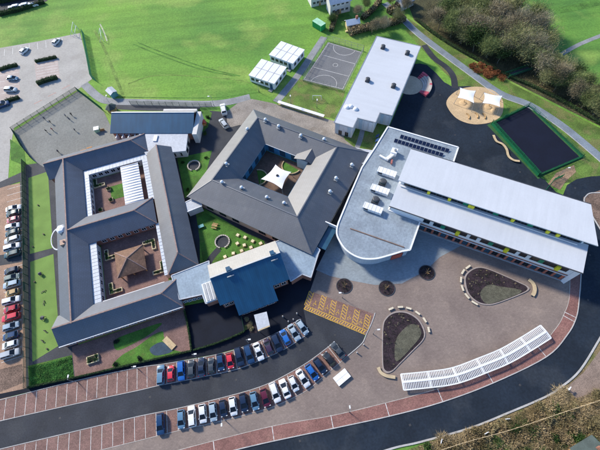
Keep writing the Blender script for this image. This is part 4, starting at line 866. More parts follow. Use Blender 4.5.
def car_meshes(L, Wd, Hh, style):
    hw = Wd/2; zb = .20; belt = .62*Hh
    # body: x (front +), half width, top z
    if style == 'saloon': prof = [(-.5, .80, .52), (-.47, .92, .60), (-.36, .98, .63), (-.22, 1., .62), (0, 1., .61), (.22, 1., .60), (.30, .98, .58), (.42, .93, .53), (.48, .84, .46), (.5, .72, .40)]; gb = (-.38, .28); gt = (-.20, .03)
    elif style == 'suv': prof = [(-.5, .86, .60), (-.48, .95, .66), (-.38, 1., .66), (-.2, 1., .65), (0, 1., .64), (.22, 1., .63), (.32, .98, .62), (.43, .94, .58), (.485, .86, .52), (.5, .76, .45)]; gb = (-.48, .31); gt = (-.40, .07)
    else: prof = [(-.5, .82, .56), (-.48, .93, .63), (-.38, .99, .64), (-.2, 1., .63), (0, 1., .62), (.22, 1., .61), (.32, .98, .58), (.43, .92, .52), (.485, .82, .45), (.5, .70, .40)]; gb = (-.47, .31); gt = (-.34, .05)
    mb = MB(); secs = []
    for x, w_, zt in prof:
        w2 = hw*w_; z1 = Hh*zt; X = x*L
        secs.append([(X, -w2*.90, zb), (X, w2*.90, zb), (X, w2, zb+.22), (X, w2, z1*.78), (X, w2*.93, z1*.95), (X, w2*.6, z1), (X, -w2*.6, z1), (X, -w2*.93, z1*.95), (X, -w2, z1*.78), (X, -w2, zb+.22)])
    loft(mb, secs)
    # roof panel and pillars
    zt = Hh; zb2 = Hh*.60; r0, r1 = gt[0]*L, gt[1]*L; rw = hw*.74
    loft(mb, [[(r0-.10, -rw*.90, zt-.12), (r0-.10, rw*.90, zt-.12), (r0-.08, rw*.86, zt-.05), (r0-.08, -rw*.86, zt-.05)], [(r0+.15, -rw, zt-.10), (r0+.15, rw, zt-.10), (r0+.15, rw*.92, zt), (r0+.15, -rw*.92, zt)], [(r1-.2, -rw, zt-.10), (r1-.2, rw, zt-.10), (r1-.2, rw*.92, zt-.01), (r1-.2, -rw*.92, zt-.01)], [(r1+.08, -rw*.95, zt-.13), (r1+.08, rw*.95, zt-.13), (r1+.05, rw*.88, zt-.07), (r1+.05, -rw*.88, zt-.07)]])
    for sy in (-1, 1):
        for a, b in (((gb[1]*L, hw*.86), (r1, rw*.93)), ((gb[0]*L+.05, hw*.86), (r0, rw*.93)), (((gb[0]+gb[1])/2*L, hw*.93), ((gt[0]+gt[1])/2*L, rw*.98))): mb.bar((a[0], sy*a[1], zb2), (b[0], sy*b[1], zt-.1), .09, .07)
    body = mb.mesh('body', M_white, True); body.set_sharp_from_angle(angle=R(34))
    gl = MB()
    loft(gl, [[(gb[0]*L, -hw*.84, zb2), (gb[0]*L, hw*.84, zb2), (r0-.02, rw*.90, zt-.10), (r0-.02, -rw*.90, zt-.10)], [((gb[0]+gb[1])/2*L, -hw*.93, zb2), ((gb[0]+gb[1])/2*L, hw*.93, zb2), ((gt[0]+gt[1])/2*L, rw*.96, zt-.06), ((gt[0]+gt[1])/2*L, -rw*.96, zt-.06)], [(gb[1]*L, -hw*.86, zb2-.02), (gb[1]*L, hw*.86, zb2-.02), (r1, rw*.93, zt-.11), (r1, -rw*.93, zt-.11)]])
    glass = gl.mesh('windows', M_glass)
    wh = MB().tube((0, -.10, 0), (0, .10, 0), .31, .31, 14).mesh('wheel', M_tyre); rim = MB().tube((0, -.11, 0), (0, .11, 0), .19, .19, 10).mesh('rim', M_rim)
    hl = MB().box((0, 0, 0), (.22, .34, .13), 0, 0, (.8, .9)).mesh('headlight', M_light); tl = MB().box((0, 0, 0), (.12, .22, .26)).mesh('tail_light', M_tail)
    mi = MB().box((0, 0, 0), (.14, .22, .15), 0, 0, (.8, .8)).mesh('wing_mirror', M_white); pl_ = MB().box((0, 0, 0), (.03, .52, .11)).mesh('number_plate', M_plate)
    return dict(body=body, glass=glass, wheel=wh, rim=rim, hl=hl, tl=tl, mi=mi, pl=pl_, L=L, W=Wd, H=Hh, gb=gb)
CARS = {'hatchback': car_meshes(4.05, 1.76, 1.47, 'hatch'), 'estate car': car_meshes(4.55, 1.80, 1.62, 'suv'), 'saloon': car_meshes(4.5, 1.80, 1.43, 'saloon'), 'small hatchback': car_meshes(3.65, 1.66, 1.48, 'hatch'), 'van': car_meshes(4.9, 1.95, 1.95, 'suv')}
def make_car(loc, ang, style, colour, label, group):
    K = CARS[style]; o = empty('parked_car', loc, ang, label=label, cat='van' if style == 'van' else 'car', group=group); pm = paintm(colour); L, Wd, Hh = K['L'], K['W'], K['H']
    link('body', K['body'], o, matl=pm); link('windows', K['glass'], o)
    for sx in (-1, 1):
        for sy in (-1, 1):
            w_ = link('wheel', K['wheel'], o, (sx*L*.31+.03, sy*(Wd/2-.11), .31)); link('rim', K['rim'], w_)
    for sy in (-1, 1):
        link('headlight', K['hl'], o, (L*.462, sy*Wd*.34, Hh*.44)); link('tail_light', K['tl'], o, (-L*.478, sy*Wd*.40, Hh*.50)); link('wing_mirror', K['mi'], o, (L*K['gb'][1]-.25, sy*(Wd/2+.06), Hh*.64), matl=pm)
    link('number_plate', K['pl'], o, (-L*.502, 0, Hh*.36)); return o
ST = ['hatchback', 'estate car', 'saloon', 'small hatchback']
upc = [('steel blue', 1, 1), ('bright red', 3, 1), ('blue', 1, -1), ('dark grey', 0, 1), ('navy', 2, 1), ('dark grey', 3, 1), ('dark blue', 0, -1), ('bright red', 3, -1), ('navy', 1, -1), ('dark blue', 1, -1), ('white', 2, -1), ('dark purple', 0, 1), ('navy', 1, -1), ('blue', 0, 1), ('pale silver blue', 2, -1), ('pale silver blue', 0, -1)]
for i, (p_, (cl, st, fl_)) in enumerate(zip(UP_CARS, upc)):
    s_ = arc_pos(UM, W(*p_)); q_, d = walk(UM, us[0]+i*UPITCH*.5+(s_-us[0])*.5); an = math.atan2(d.x*fl_, -d.y*fl_)+random.uniform(-.03, .03); q_ += Vector((-d.y, d.x, 0))*random.uniform(-.25, .25)
    make_car((q_.x, q_.y, .05), an, ST[st], cl, f'{cl} {ST[st]}, {ORD[i]} car from the left in the upper curved row', 'cars in the upper curved row of bays')
loc_ = [('dark blue', 1, -1), ('steel blue', 0, -1), ('white', 1, 1), ('white', 0, -1), ('pale silver blue', 0, -1), ('navy', 3, -1), ('white', 0, -1), ('navy', 0, -1), ('steel blue', 0, -1), ('maroon', 0, -1), ('white', 1, -1), ('white', 2, 1), ('white', 3, -1), ('white', 2, -1), ('blue', 0, -1), ('navy', 0, -1), ('black', 3, 1), ('dark grey', 2, 1)]
for i, (p_, (cl, st, fl_)) in enumerate(zip(LO_CARS, loc_)):
    k = i if i == 0 else i+1; s_ = ls_[i]; q_, d = walk(LM, .5*(ls_[0]+k*LPITCH)+.5*s_); an = math.atan2(d.x*fl_, -d.y*fl_)+random.uniform(-.03, .03); q_ += Vector((-d.y, d.x, 0))*random.uniform(-.3, .2)
    make_car((q_.x, q_.y, .05), an, ST[st], cl, f'{cl} {ST[st]}, {ORD[i]} car from the left in the lower curved row', 'cars in the lower curved row of bays')
colc = [(13, 208.5, 'white', 2), (11.5, 214, 'dark teal', 0), (12.5, 220, 'pink red', 3), (10.8, 227, 'white', 0), (10.5, 233.5, 'dark teal', 0), (12, 240, 'silver', 1), (10.8, 247.5, 'white', 1), (13, 254, 'dark teal', 1), (10.5, 271, 'navy', 0), (12.5, 277.5, 'grey green', 0), (12.5, 284.2, 'pale silver blue', 1), (14, 292.3, 'gold', 3), (12, 300.3, 'white', 1), (12.7, 308.7, 'red', 0), (11.7, 317, 'bright red', 1), (12, 326, 'pale silver blue', 0), (12, 335.5, 'dark blue', 0), (10.7, 344.5, 'white', 0), (12, 353.3, 'silver', 1)]
lineu = []
for i, (x, y, cl, st) in enumerate(colc):
    q_ = F1.loc(x, y, .6); lineu.append(q_)
ub = sum(v.x for v in lineu)/len(lineu)
for i, (x, y, cl, st) in enumerate(colc):
    v = lineu[i]; q_ = F1.pt(.25*v.x+.75*ub, v.y, .018); make_car(q_, F1.ang+(math.pi if i % 3 else 0)+random.uniform(-.04, .04), ST[st], cl, f'{cl} {ST[st]}, {ORD[i]} car down the straight column by the green fence', 'cars in the left column')
vs = [v.y for v in lineu]
bv = sorted([(a+b)/2 for a, b in zip(vs, vs[1:]) if a-b < 4]+[vs[0]+1.25, vs[0]+3.7, vs[0]+6.2, vs[0]+8.7, vs[7]-1.3, vs[8]+1.3, vs[-1]-1.3, vs[-1]-3.8, vs[-1]-6.2])
for v in bv: paint(F1.pt(ub-2.5, v), F1.pt(ub+2.5, v), .11, .022, parent=colbay)
# cars and vans elsewhere
def car_px(x, y, an, st, cl, label, group=None, z=.015): p_ = W(x, y, .6); return make_car((p_.x, p_.y, z), an, st, cl, label, group)
TLG = 'cars in the top left car park'
car_px(24.3, 50.5, R(62), 'hatchback', 'white', 'white hatchback alone at the top edge of the pale car park', TLG); car_px(56.3, 41.5, R(68), 'hatchback', 'white', 'white hatchback near the field corner of the pale car park', TLG)
car_px(12.5, 78.3, R(-8), 'hatchback', 'steel blue', 'steel blue hatchback, upper of two under the left hedge', TLG); car_px(10.8, 89.7, R(-8), 'estate car', 'pale silver blue', 'pale blue estate car, lower of two under the left hedge', TLG); car_px(2.5, 105, R(22), 'van', 'dark blue', 'dark blue van cut by the left edge of the picture', TLG)
car_px(223.6, 109.5, R(100), 'van', 'white', 'white van parked at the kitchen yard gate', 'vehicles in the service yard'); car_px(223.5, 123.5, R(118), 'estate car', 'silver', 'silver estate car parked beside the quadrangle wall', 'vehicles in the service yard')
for i, x in enumerate((14, 18.5, 23, 27.5, 33)): car_px(x, 8.3-(x-14)*.17, R(12), 'van' if i % 2 else 'estate car', 'white', f'white vehicle far off at the top left, {ORD[i]} from the left', 'white vehicles on the far road')
sheet('parking_island', G([(34.5, 63), (57.5, 58.5), (60, 79), (37, 86)]), .014, mat('pinkish_bays', (.42, .35, .32), .85, .08, .3, .05, 3)); sheet('parking_island', G([(-6, 73), (19, 66.5), (20, 99), (-6, 110)]), .014, mat('pinkish_bays', (.42, .35, .32)))
# car park islands with hedges and bay lines
tl = bpy.data.objects['car_park_surface']
for i in range(7): a, b = W(36+i*.2, 63.5+i*2.7), W(57+i*.3, 60+i*2.6); paint(a, b, .16, .020, parent=tl)
for i in range(9): a = W(62-i*8.2, 37.5+i*1.7); b = W(63-i*8.4, 44+i*1.7); paint(a, b, .16, .020, parent=tl)
for i in range(6): a, b = W(0, 76+i*6), W(19, 72+i*6); paint(a, b, .16, .020, parent=tl)
for i in range(3): a, b = W(34+i*14, 104-i*7.5), W(42+i*14, 100-i*7.5); paint(a, b, .35, .018, mat('faded_red_paint', (.42, .26, .22), .8, .1, 1, .1, 6), 'faded_marking', parent=tl)

# ================================================================== VEGETATION
def tree_mesh(seed, h, r, n_twig, dense, leafy=False):
    rnd = random.Random(seed); tr = MB(); cr = MB()
    def limb(p, d, L, r0, lev):
        segs = 3; q_ = p
        for s_ in range(segs):
            d2 = (d+Vector((rnd.uniform(-.18, .18), rnd.uniform(-.18, .18), rnd.uniform(-.02, .16)))).normalized(); e = q_+d2*L/segs
            tr.tube(q_, e, r0*(1-s_/segs*.6), r0*(1-(s_+1)/segs*.6), 5 if lev < 2 else 3, caps=False); 
            if lev < 3:
                for _ in range(2 if lev else 3):
                    if s_ == 0 and lev == 0: continue
                    a = rnd.random()*6.283; out = Vector((math.cos(a), math.sin(a), rnd.uniform(.35, 1.1))).normalized()
                    limb(e, (d2*.5+out*.8).normalized(), L*rnd.uniform(.42, .62), r0*.45, lev+1)
            q_ = e; d = d2
        tips.append((q_, d))
    tips = []; limb(Vector((0, 0, -.3)), Vector((0, 0, 1)), h*.62, .035*h*.6, 0)
    for _ in range(n_twig):
        p_, d = rnd.choice(tips); p_ = p_+Vector((rnd.gauss(0, r*.17), rnd.gauss(0, r*.17), rnd.gauss(0, r*.17)))
        dd = (d+Vector((rnd.uniform(-1, 1), rnd.uniform(-1, 1), rnd.uniform(-.4, .9)))).normalized()
        s_ = dd.cross(Vector((rnd.uniform(-1, 1), rnd.uniform(-1, 1), rnd.uniform(-1, 1)))).normalized()
        if leafy: w_, l_ = rnd.uniform(.12, .22), rnd.uniform(.22, .42)
        else: w_, l_ = rnd.uniform(.018, .045), rnd.uniform(.5, 1.3)
        cr.face([p_-s_*w_, p_+s_*w_, p_+dd*l_+s_*w_*.4])
    return tr, cr
def leafmat(name, c, c2): return mat(name, c, .9, .2, .22, .3, 5, 0, col2=c2, spec=.2)
TW = [leafmat('olive_twigs', (.19, .20, .085), (.31, .315, .145)), leafmat('brown_twigs', (.22, .185, .115), (.345, .295, .19)), leafmat('ivy_leaves', (.035, .07, .022), (.075, .125, .035)), leafmat('pale_twigs', (.26, .235, .155), (.37, .335, .23)), leafmat('greenish_twigs', (.135, .175, .06), (.23, .275, .105))]
TP = []
for k in range(6):
    leafy = k in (2, 5); tr, cr = tree_mesh(50+k, 9.0, 5.2, 5200 if leafy else 8000, 1, leafy)
    TP.append((tr.mesh('trunk', M_bark), cr.mesh('crown', TW[(0, 1, 2, 3, 4, 2)[k]]), leafy))
def tree(x, y, k, sc_, label, group, z=0.0, name='woodland_tree', tw=None):
    p_ = W(x, y); o = empty(name, (p_.x, p_.y, z), random.random()*6.28, label=label, cat='tree', group=group); o.scale = (sc_*random.uniform(1.15, 1.5), sc_*random.uniform(1.15, 1.5), sc_*random.uniform(.80, .98))
    link('trunk', TP[k][0], o); link('crown', TP[k][1], o, matl=tw)
rows = [('front row of the wood', [(436, 32, .8), (449, 39, .85), (461, 46, .85), (474, 54, .9), (486, 58, .9), (496, 62, .85), (541, 87, .85), (554, 94, .8), (567, 101, .75), (580, 108, .75), (593, 117, .75)]),
        ('second row of the wood', [(440, 20, .85), (453, 27, .95), (467, 34, 1.), (481, 41, 1.05), (495, 48, 1.1), (509, 55, 1.1), (523, 62, 1.1), (537, 69, 1.05), (550, 76, .95), (563, 84, .7), (577, 93, .7), (592, 101, .7)]),
        ('third row of the wood', [(448, 11, .9), (463, 17, 1.), (478, 24, 1.1), (494, 32, 1.15), (509, 39, 1.15), (524, 47, 1.15), (538, 55, 1.05)]),
        ('middle of the wood', [(446, 26, .9), (459, 33, .95), (473, 41, 1.), (487, 49, 1.), (501, 56, 1.05), (518, 60, 1.05), (536, 74, 1.), (546, 82, .9), (571, 97, .8), (586, 106, .8)]),
        ('rear row of the wood', [(455, 2, .9), (472, 6, 1.), (490, 14, 1.1), (506, 23, 1.1), (521, 32, 1.1)])]
kinds = {0: 'olive', 1: 'brown', 2: 'ivy-covered', 3: 'pale bare', 4: 'greenish', 5: 'ivy-covered'}
seqk = [1, 4, 0, 2, 4, 5, 0, 4, 1, 4, 0, 2, 4, 0, 4, 1, 0, 3, 4, 0, 5, 4, 1, 4, 0, 4, 1, 3, 3, 0, 4, 3, 1, 1, 3, 0, 3]
ki = 0
for rn, L in rows:
    for i, (x, y, s_) in enumerate(L):
        k = seqk[ki % len(seqk)]; ki += 1
        tree(x+random.uniform(-2, 2), y+random.uniform(-2, 2), k, s_, f'{kinds[k]} tree, {ORD[i]} from the left in the {rn}', 'trees of the wood at the top right')
def bush_mesh(seed, leafy, n=420, w=(.08, .17), l=(.2, .45)):
    rnd = random.Random(seed); cr = MB(); st = MB()
    for _ in range(7): a = rnd.random()*6.28; st.tube((0, 0, -.1), (.6*math.cos(a), .6*math.sin(a), rnd.uniform(.5, .8)), .04, .015, 4, caps=False)
    lobes = [(rnd.uniform(-.55, .55), rnd.uniform(-.55, .55), rnd.uniform(.25, .6), rnd.uniform(.35, .55)) for _ in range(7)]
    for _ in range(n):
        lx, ly, lz, lr = rnd.choice(lobes); d = Vector((rnd.gauss(0, 1), rnd.gauss(0, 1), rnd.gauss(0, 1))).normalized(); p_ = Vector((lx, ly, lz))+d*lr*rnd.uniform(.6, 1.05)
        if p_.z < .02: p_.z = .02+rnd.random()*.1
        dd = (d+Vector((rnd.uniform(-.8, .8), rnd.uniform(-.8, .8), rnd.uniform(-.2, .8)))).normalized(); s_ = dd.cross(Vector((rnd.uniform(-1, 1), rnd.uniform(-1, 1), rnd.uniform(-1, 1)))).normalized()
        ww = rnd.uniform(*w)*(.5 if leafy else .22); cr.face([p_-s_*ww, p_+s_*ww, p_+dd*rnd.uniform(*l)*(1 if leafy else 1.6)])
    return st.mesh('stems', M_bark), cr.mesh('foliage', M_hedge)
BU = [bush_mesh(k, k % 2 == 0, 650) for k in range(6)]
def bush(x, y, k, sx, sz, m, label, group, name='shrub', z=0.0):
    p_ = W(x, y); o = empty(name, (p_.x, p_.y, z), random.random()*6.28, label=label, cat='shrub', group=group); o.scale = (sx, sx*random.uniform(.8, 1.15), sz)
    link('stems', BU[k][0], o); link('foliage', BU[k][1], o, matl=m)
M_rust = leafmat('russet_leaves', (.26, .095, .04), (.36, .15, .065)); M_dry = leafmat('dry_bramble', (.25, .19, .10), (.40, .31, .18)); M_dry2 = leafmat('dry_grassy_scrub', (.20, .165, .08), (.31, .26, .14)); M_gb = leafmat('green_bramble', (.03, .075, .018), (.06, .12, .03))
for i, (x, y) in enumerate(((473, 67), (477, 71), (481, 67), (485, 73), (489, 70), (492, 76), (496, 74), (500, 79), (487, 77))): bush(x, y, i % 6, 1.5, 1.2, M_rust, f'russet shrub, {ORD[i]} from the left in the clump by the green footbridge', 'russet shrubs by the footbridge')
rnd = random.Random(3); nb = 0
pos = []
while len(pos) < 150:
    x, y = rnd.uniform(425, 606), rnd.uniform(380, 458)
    ky = 442-(x-420)*.327 if x < 512 else (412-(x-512)*.49 if x < 562 else 387-(x-562)*1.25)
    if y < ky+7: continue
    if x > 566 and y < 402-(x-566)*.35+2: continue
    if any((x-a)**2+(y-b)**2 < 20 for a, b in pos): continue
    pos.append((x, y))
pos.sort()
mb = MB()
for x, y in pos:                       # the scrub reads as one tangled mass
    mi = (0, 1, 0, 0, 1, 1, 0, 2)[rnd.randrange(8)]; p_ = W(x, y); sx, sz, t = rnd.uniform(1.0, 1.9), rnd.uniform(.8, 1.5), rnd.random()*6.28; me = BU[rnd.randrange(6)][1]; c_, n_ = math.cos(t)*sx, math.sin(t)*sx; i0 = len(mb.v)
    mb.v += [(p_.x+c_*v.co.x-n_*v.co.y, p_.y+n_*v.co.x+c_*v.co.y, v.co.z*sz) for v in me.vertices]
    for f in me.polygons: mb.f.append(tuple(i0+k for k in f.vertices)); mb.mi.append(mi)
tag(mb.build('bramble_scrub', [M_dry, M_dry2, M_gb]), 'dense tangle of dry brambles on the bank below the drive', 'scrub', kind='stuff')
# hedges: leafy strips as things
def hedge(pts_, w_, h_, label, m=M_hedge, n=900, leaf=.2, name='hedge'):
    P_ = G(pts_, 0, 3); o = empty(name, (P_[0].x, P_[0].y, 0), 0, label=label, cat='hedge'); rd = random.Random(len(label)); mb = MB(); L = length(P_); o0 = P_[0]
    for _ in range(int(n)):
        q_, d = walk(P_, rd.random()*L); nn = Vector((-d.y, d.x, 0)); a = rd.uniform(-1, 1); zz = rd.random()**.6; p_ = q_-o0+nn*a*w_/2*(1-.25*zz**3); p_.z = h_*zz*(1+.12*math.sin(q_.x*3+q_.y*2))
        dd = Vector((rd.uniform(-1, 1), rd.uniform(-1, 1), rd.uniform(-.2, 1))).normalized(); s_ = dd.cross(Vector((rd.uniform(-1, 1), rd.uniform(-1, 1), rd.uniform(-1, 1)))).normalized()*leaf*.4
        mb.face([p_-s_, p_+s_, p_+dd*leaf*1.5])
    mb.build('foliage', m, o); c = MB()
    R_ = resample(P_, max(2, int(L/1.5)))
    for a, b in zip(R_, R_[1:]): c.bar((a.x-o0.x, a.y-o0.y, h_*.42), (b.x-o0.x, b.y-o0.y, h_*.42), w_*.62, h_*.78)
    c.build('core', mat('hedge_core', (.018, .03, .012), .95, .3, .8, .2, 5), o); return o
hedge([(0, 71), (9, 68), (18, 66)], 1.6, 1.2, 'dark hedge at the top of the left island in the pale car park', n=1200); hedge([(36, 62.5), (45, 60.5), (57, 58)], 1.2, 1.1, 'low dark hedge along the top of the middle car park island', n=1000)
hedge([(38, 85), (44, 82.5), (58, 78.5)], 1.8, 1.5, 'bulky dark hedge along the bottom of the middle car park island', n=1300); hedge([(-4, 108), (8, 102), (20, 98.5)], 1.5, 1.3, 'hedge by the dark blue van at the left edge', n=900)
hedge([(416, 20), (432, 33), (455, 48), (480, 62), (506, 76), (530, 86), (560, 101), (600, 124), (615, 133)], 1.5, 1.0, 'dark bramble strip along the foot of the wood', M_gb, n=5000)
hedge([(29, 387.5), (60, 381), (75, 378), (120, 367.5), (192, 351)], .5, .9, 'clipped green hedge between the front garden and the dark footway', n=4200, leaf=.14)
hedge([(192, 350.5), (189, 330), (185, 311)], .45, .9, 'clipped hedge at the right side of the front garden', n=1200, leaf=.14)
hedge([(194, 350.5), (220, 342.5), (244, 332), (246, 326)], .45, .9, 'clipped green hedge along the dark forecourt', n=1600, leaf=.14)
hedge([(-2, 3), (20, -1), (50, -8)], 3, 2.5, 'dark hedge across the far road at the top left corner', M_gb, n=1500, leaf=.35)
hedge([(0, 15.5), (22, 10.5), (45, 3)], 2, 1.6, 'dark hedge on the near side of the far road, top left', M_gb, n=1800, leaf=.3)
hedge([(349, 35), (362, 31), (378, 27), (394, 24), (404, 20)], 3.2, 2.2, 'bare brown hedge behind the sports hall', M_dry, n=4500, leaf=.34)
hedge([(331, 32), (335, 20), (338, 12)], 2.0, 1.8, 'brown hedge left of the garden at the top', M_dry2, n=1600, leaf=.3); hedge([(362, 20), (372, 12), (380, 2)], 2.2, 2.0, 'brown hedge between two gardens at the top', M_dry, n=1600, leaf=.3)
hedge([(388, 14), (400, 8), (412, 4)], 3, 2.4, 'brown hedge at the end of the blue path', M_dry, n=2200, leaf=.34)
for i, (x, y, k, s_, w_) in enumerate(((372, 34, 1, .55, 'brown'), (383, 30, 3, .5, 'pale bare'), (396, 22, 0, .5, 'olive'), (356, 16, 1, .45, 'brown'), (364, 10, 4, .45, 'greenish'), (390, 6, 0, .5, 'olive'), (331, 24, 2, .4, 'ivy-covered'), (404, 12, 1, .5, 'brown'))): tree(x, y, k, s_, f'small {w_} garden tree, {ORD[i]} of those behind the sports hall and court', 'small garden trees at the top', name='garden_tree')

# ================================================================== FENCES
def fence(pts_, h_, label, m=None, wire=.12, ww=.035, bay=2.5, board=0.0, rails=(.08, .5, .97), closed=False, cat='fence'):
    P_ = G(pts_); P_ = P_+[P_[0]] if closed else P_; o0 = P_[0].copy(); m = m or M_green
    o = empty('mesh_fence', (o0.x, o0.y, 0), 0, label=label, cat=cat)
    for a, b in zip(P_, P_[1:]):
        L = (b-a).length; n = max(1, round(L/bay))
        for i in range(n):
            p0, p1 = a.lerp(b, i/n)-o0, a.lerp(b, (i+1)/n)-o0; MB().bar((p0.x, p0.y, 0), (p0.x, p0.y, h_+.06), .09).build('post', m, o)
            mb = MB(); l = (p1-p0).length; k = int(l/wire)
            for j in range(1, k): q_ = p0.lerp(p1, j/k); mb.bar((q_.x, q_.y, .03+board), (q_.x, q_.y, h_), ww, .03)
            for r_ in rails: mb.bar((p0.x, p0.y, h_*r_), (p1.x, p1.y, h_*r_), .04, .05)
            mb.build('mesh_panel', m, o)
            if board: MB().bar((p0.x, p0.y, board/2+.02), (p1.x, p1.y, board/2+.02), .06, board).build('rebound_board', m, o)
    e = P_[-1]-o0; MB().bar((e.x, e.y, 0), (e.x, e.y, h_+.06), .09).build('post', m, o); return o
fence([(25.5, 163), (26.6, 200), (27.8, 260), (29.0, 320), (29.3, 389)], 2.3, 'tall green mesh fence between the column of cars and the artificial lawn', M_darkgreen, wire=.125, ww=.05)
fence([(14, 131.5), (78, 91.5)], 2.2, 'green mesh fence along the top left side of the grey playground', M_darkgreen)
fence([(78, 91.5), (88, 99), (104, 111.5)], 2.2, 'green mesh fence on the field side of the grey playground', M_green)
fence([(14, 131.5), (24, 149), (33, 160)], 2.0, 'short green fence at the left corner of the grey playground', M_darkgreen)
fence([(84, 34), (92.5, 79), (97, 82)], 2.4, 'green mesh fence between the pale car park and the field', mat('pale_green_steel', (.10, .30, .15), .5), wire=.14)
fence([(491, 124.5), (537.5, 176.5)], 2.3, 'bright green fence with rebound boards on the near side of the navy court', M_green, wire=.11, ww=.05, board=1.1)
fence([(491, 124.5), (528.5, 106)], 1.6, 'bright green fence at the sand pit end of the navy court', M_green, wire=.2, ww=.025, board=.35)
fence([(528.5, 106), (582, 157.5)], 1.6, 'bright green fence on the grassy side of the navy court', M_green, wire=.2, ww=.025, board=.35)
fence([(582, 157.5), (537.5, 176.5)], 1.6, 'bright green fence at the road end of the navy court', M_green, wire=.2, ww=.025, board=.35)
fence([(303, 81), (327, 40.5), (363.5, 51)], 2.4, 'thin grey mesh fence round two sides of the ball court', M_grey, wire=.3, ww=.02)
fence([(363.5, 51), (344, 91), (303, 81)], 2.4, 'thin grey mesh fence on the sports hall side of the ball court', M_grey, wire=.3, ww=.02)
fence([(131, 104.6), (160, 105.4), (200, 106.6), (212, 106)], 1.8, 'green mesh fence behind the low blue-roofed hall', M_darkgreen, wire=.14)
fence([(544, 192), (553, 181), (562, 177)], 1.6, 'short bright green fence beside the loop road', M_green)
fence([(245, 332), (242, 318)], 1.2, 'low green fence beside the white canopy', M_darkgreen)
# post and rail fence on the bank
rp_ = G([(438, 450), (470, 440), (507, 430), (555, 414), (604, 398)], 0, 3); o = empty('rail_fence', (rp_[0].x, rp_[0].y, 0), label='pale low rail running through the scrub below the drive', cat='fence'); L = length(rp_); n = 20
for i in range(n):
    a, _ = walk(rp_, L*i/n); b, _ = walk(rp_, L*(i+1)/n); a, b = a-rp_[0], b-rp_[0]; MB().b(a.x-.06, a.x+.06, a.y-.06, a.y+.06, 0, 1.9).build('post', M_palewood, o); MB().bar((a.x, a.y, 1.85), (b.x, b.y, 1.85), .09, .08).build('rail', M_palewood, o)

# ================================================================== SAILS, SHELTERS, BEDS
def sail(corners, zs, label, mast=True, group=None):
    P_ = [W(x, y, z) for (x, y), z in zip(corners, zs)]; c = sum(P_, Vector())/4; o = empty('sail_canopy', (c.x, c.y, 0), label=label, cat='canopy', group=group); n = 10; mb = MB()
    def pt(u, v):
        p_ = P_[0].lerp(P_[1], u).lerp(P_[3].lerp(P_[2], u), v); ex = 4*u*(1-u); ey = 4*v*(1-v)
        k = 1-.16*(abs(2*v-1))*ex-.16*(abs(2*u-1))*ey; q_ = c+(p_-c)*k; return Vector((q_.x-c.x, q_.y-c.y, q_.z+.25*ex*ey))
    V = [[pt(i/n, j/n) for j in range(n+1)] for i in range(n+1)]
    for i in range(n):
        for j in range(n): mb.face([V[i][j], V[i+1][j], V[i+1][j+1], V[i][j+1]]); mb.face([v-Vector((0, 0, .03)) for v in (V[i][j+1], V[i+1][j+1], V[i+1][j], V[i][j])])
    mb.build('fabric', M_sail, o)
    for p_ in P_: d = Vector((p_.x-c.x, p_.y-c.y, 0)).normalized()*.5; MB().tube((p_.x-c.x+d.x, p_.y-c.y+d.y, 0), (p_.x-c.x, p_.y-c.y, p_.z+.15), .08, .06, 8).build('mast', M_grey, o)
    return o
sail([(460, 87.5), (475.8, 90.8), (474, 103), (457.5, 97.5)], (3.4, 2.8, 3.4, 2.8), 'white four-cornered sail shade, left of two over the sand surface', group='sails over the sand'); sail([(484, 92.5), (502.5, 95.8), (500, 106.7), (482.5, 103)], (3.4, 2.8, 3.4, 2.8), 'white four-cornered sail shade, right of two over the sand surface', group='sails over the sand')
so_ = sail([(261, 179), (275.5, 164.5), (291, 172), (282, 189)], (3.0, 3.0, 3.0, 3.0), 'white star-shaped sail in the courtyard of the quadrangle')
MB().dome((0, 0, 3.2), .45, .5, 10, 3).build('peak_cap', M_darkgrey, so_)
# mounds and logs in the sand
for i, (x, y) in enumerate(((464, 117), (472.5, 116.3), (480, 117))):
    p_ = W(x, y); o = empty('curved_log', (p_.x, p_.y, .05), R(-25), label='curved timber log on the sand, ' + ('left', 'middle', 'right')[i] + ' of three', cat='log', group='logs on the sand'); mb = MB()
    ar = [Vector((1.7*math.cos(t), 1.7*math.sin(t), .2)) for t in [k*.16-.3 for k in range(11)]]
    for a, b in zip(ar, ar[1:]): mb.tube(a, b, .2, .2, 7)
    mb.build('log', M_wood, o); 
    for k in (1, 5, 9): MB().box((ar[k].x, ar[k].y, .1), (.5, .3, .2)).build('cradle', M_wood, o)
for i, (x, y, s_) in enumerate(((463, 103, 1.3), (488, 107, 1.3), (494, 111, 1.1))):
    p_ = W(x, y); o = empty('play_mound', (p_.x, p_.y, .03), label=('sand mound under the left sail', 'sand mound under the right sail', 'small sand mound right of the sails')[i], cat='mound', group='sand mounds'); MB().dome((0, 0, 0), s_, .22, 14, 4).build('mound', M_sand, o, smooth=True); MB().tube((.3, .2, .3), (.3, .2, 1.0), .12, .1, 8).build('play_post', M_wood, o)
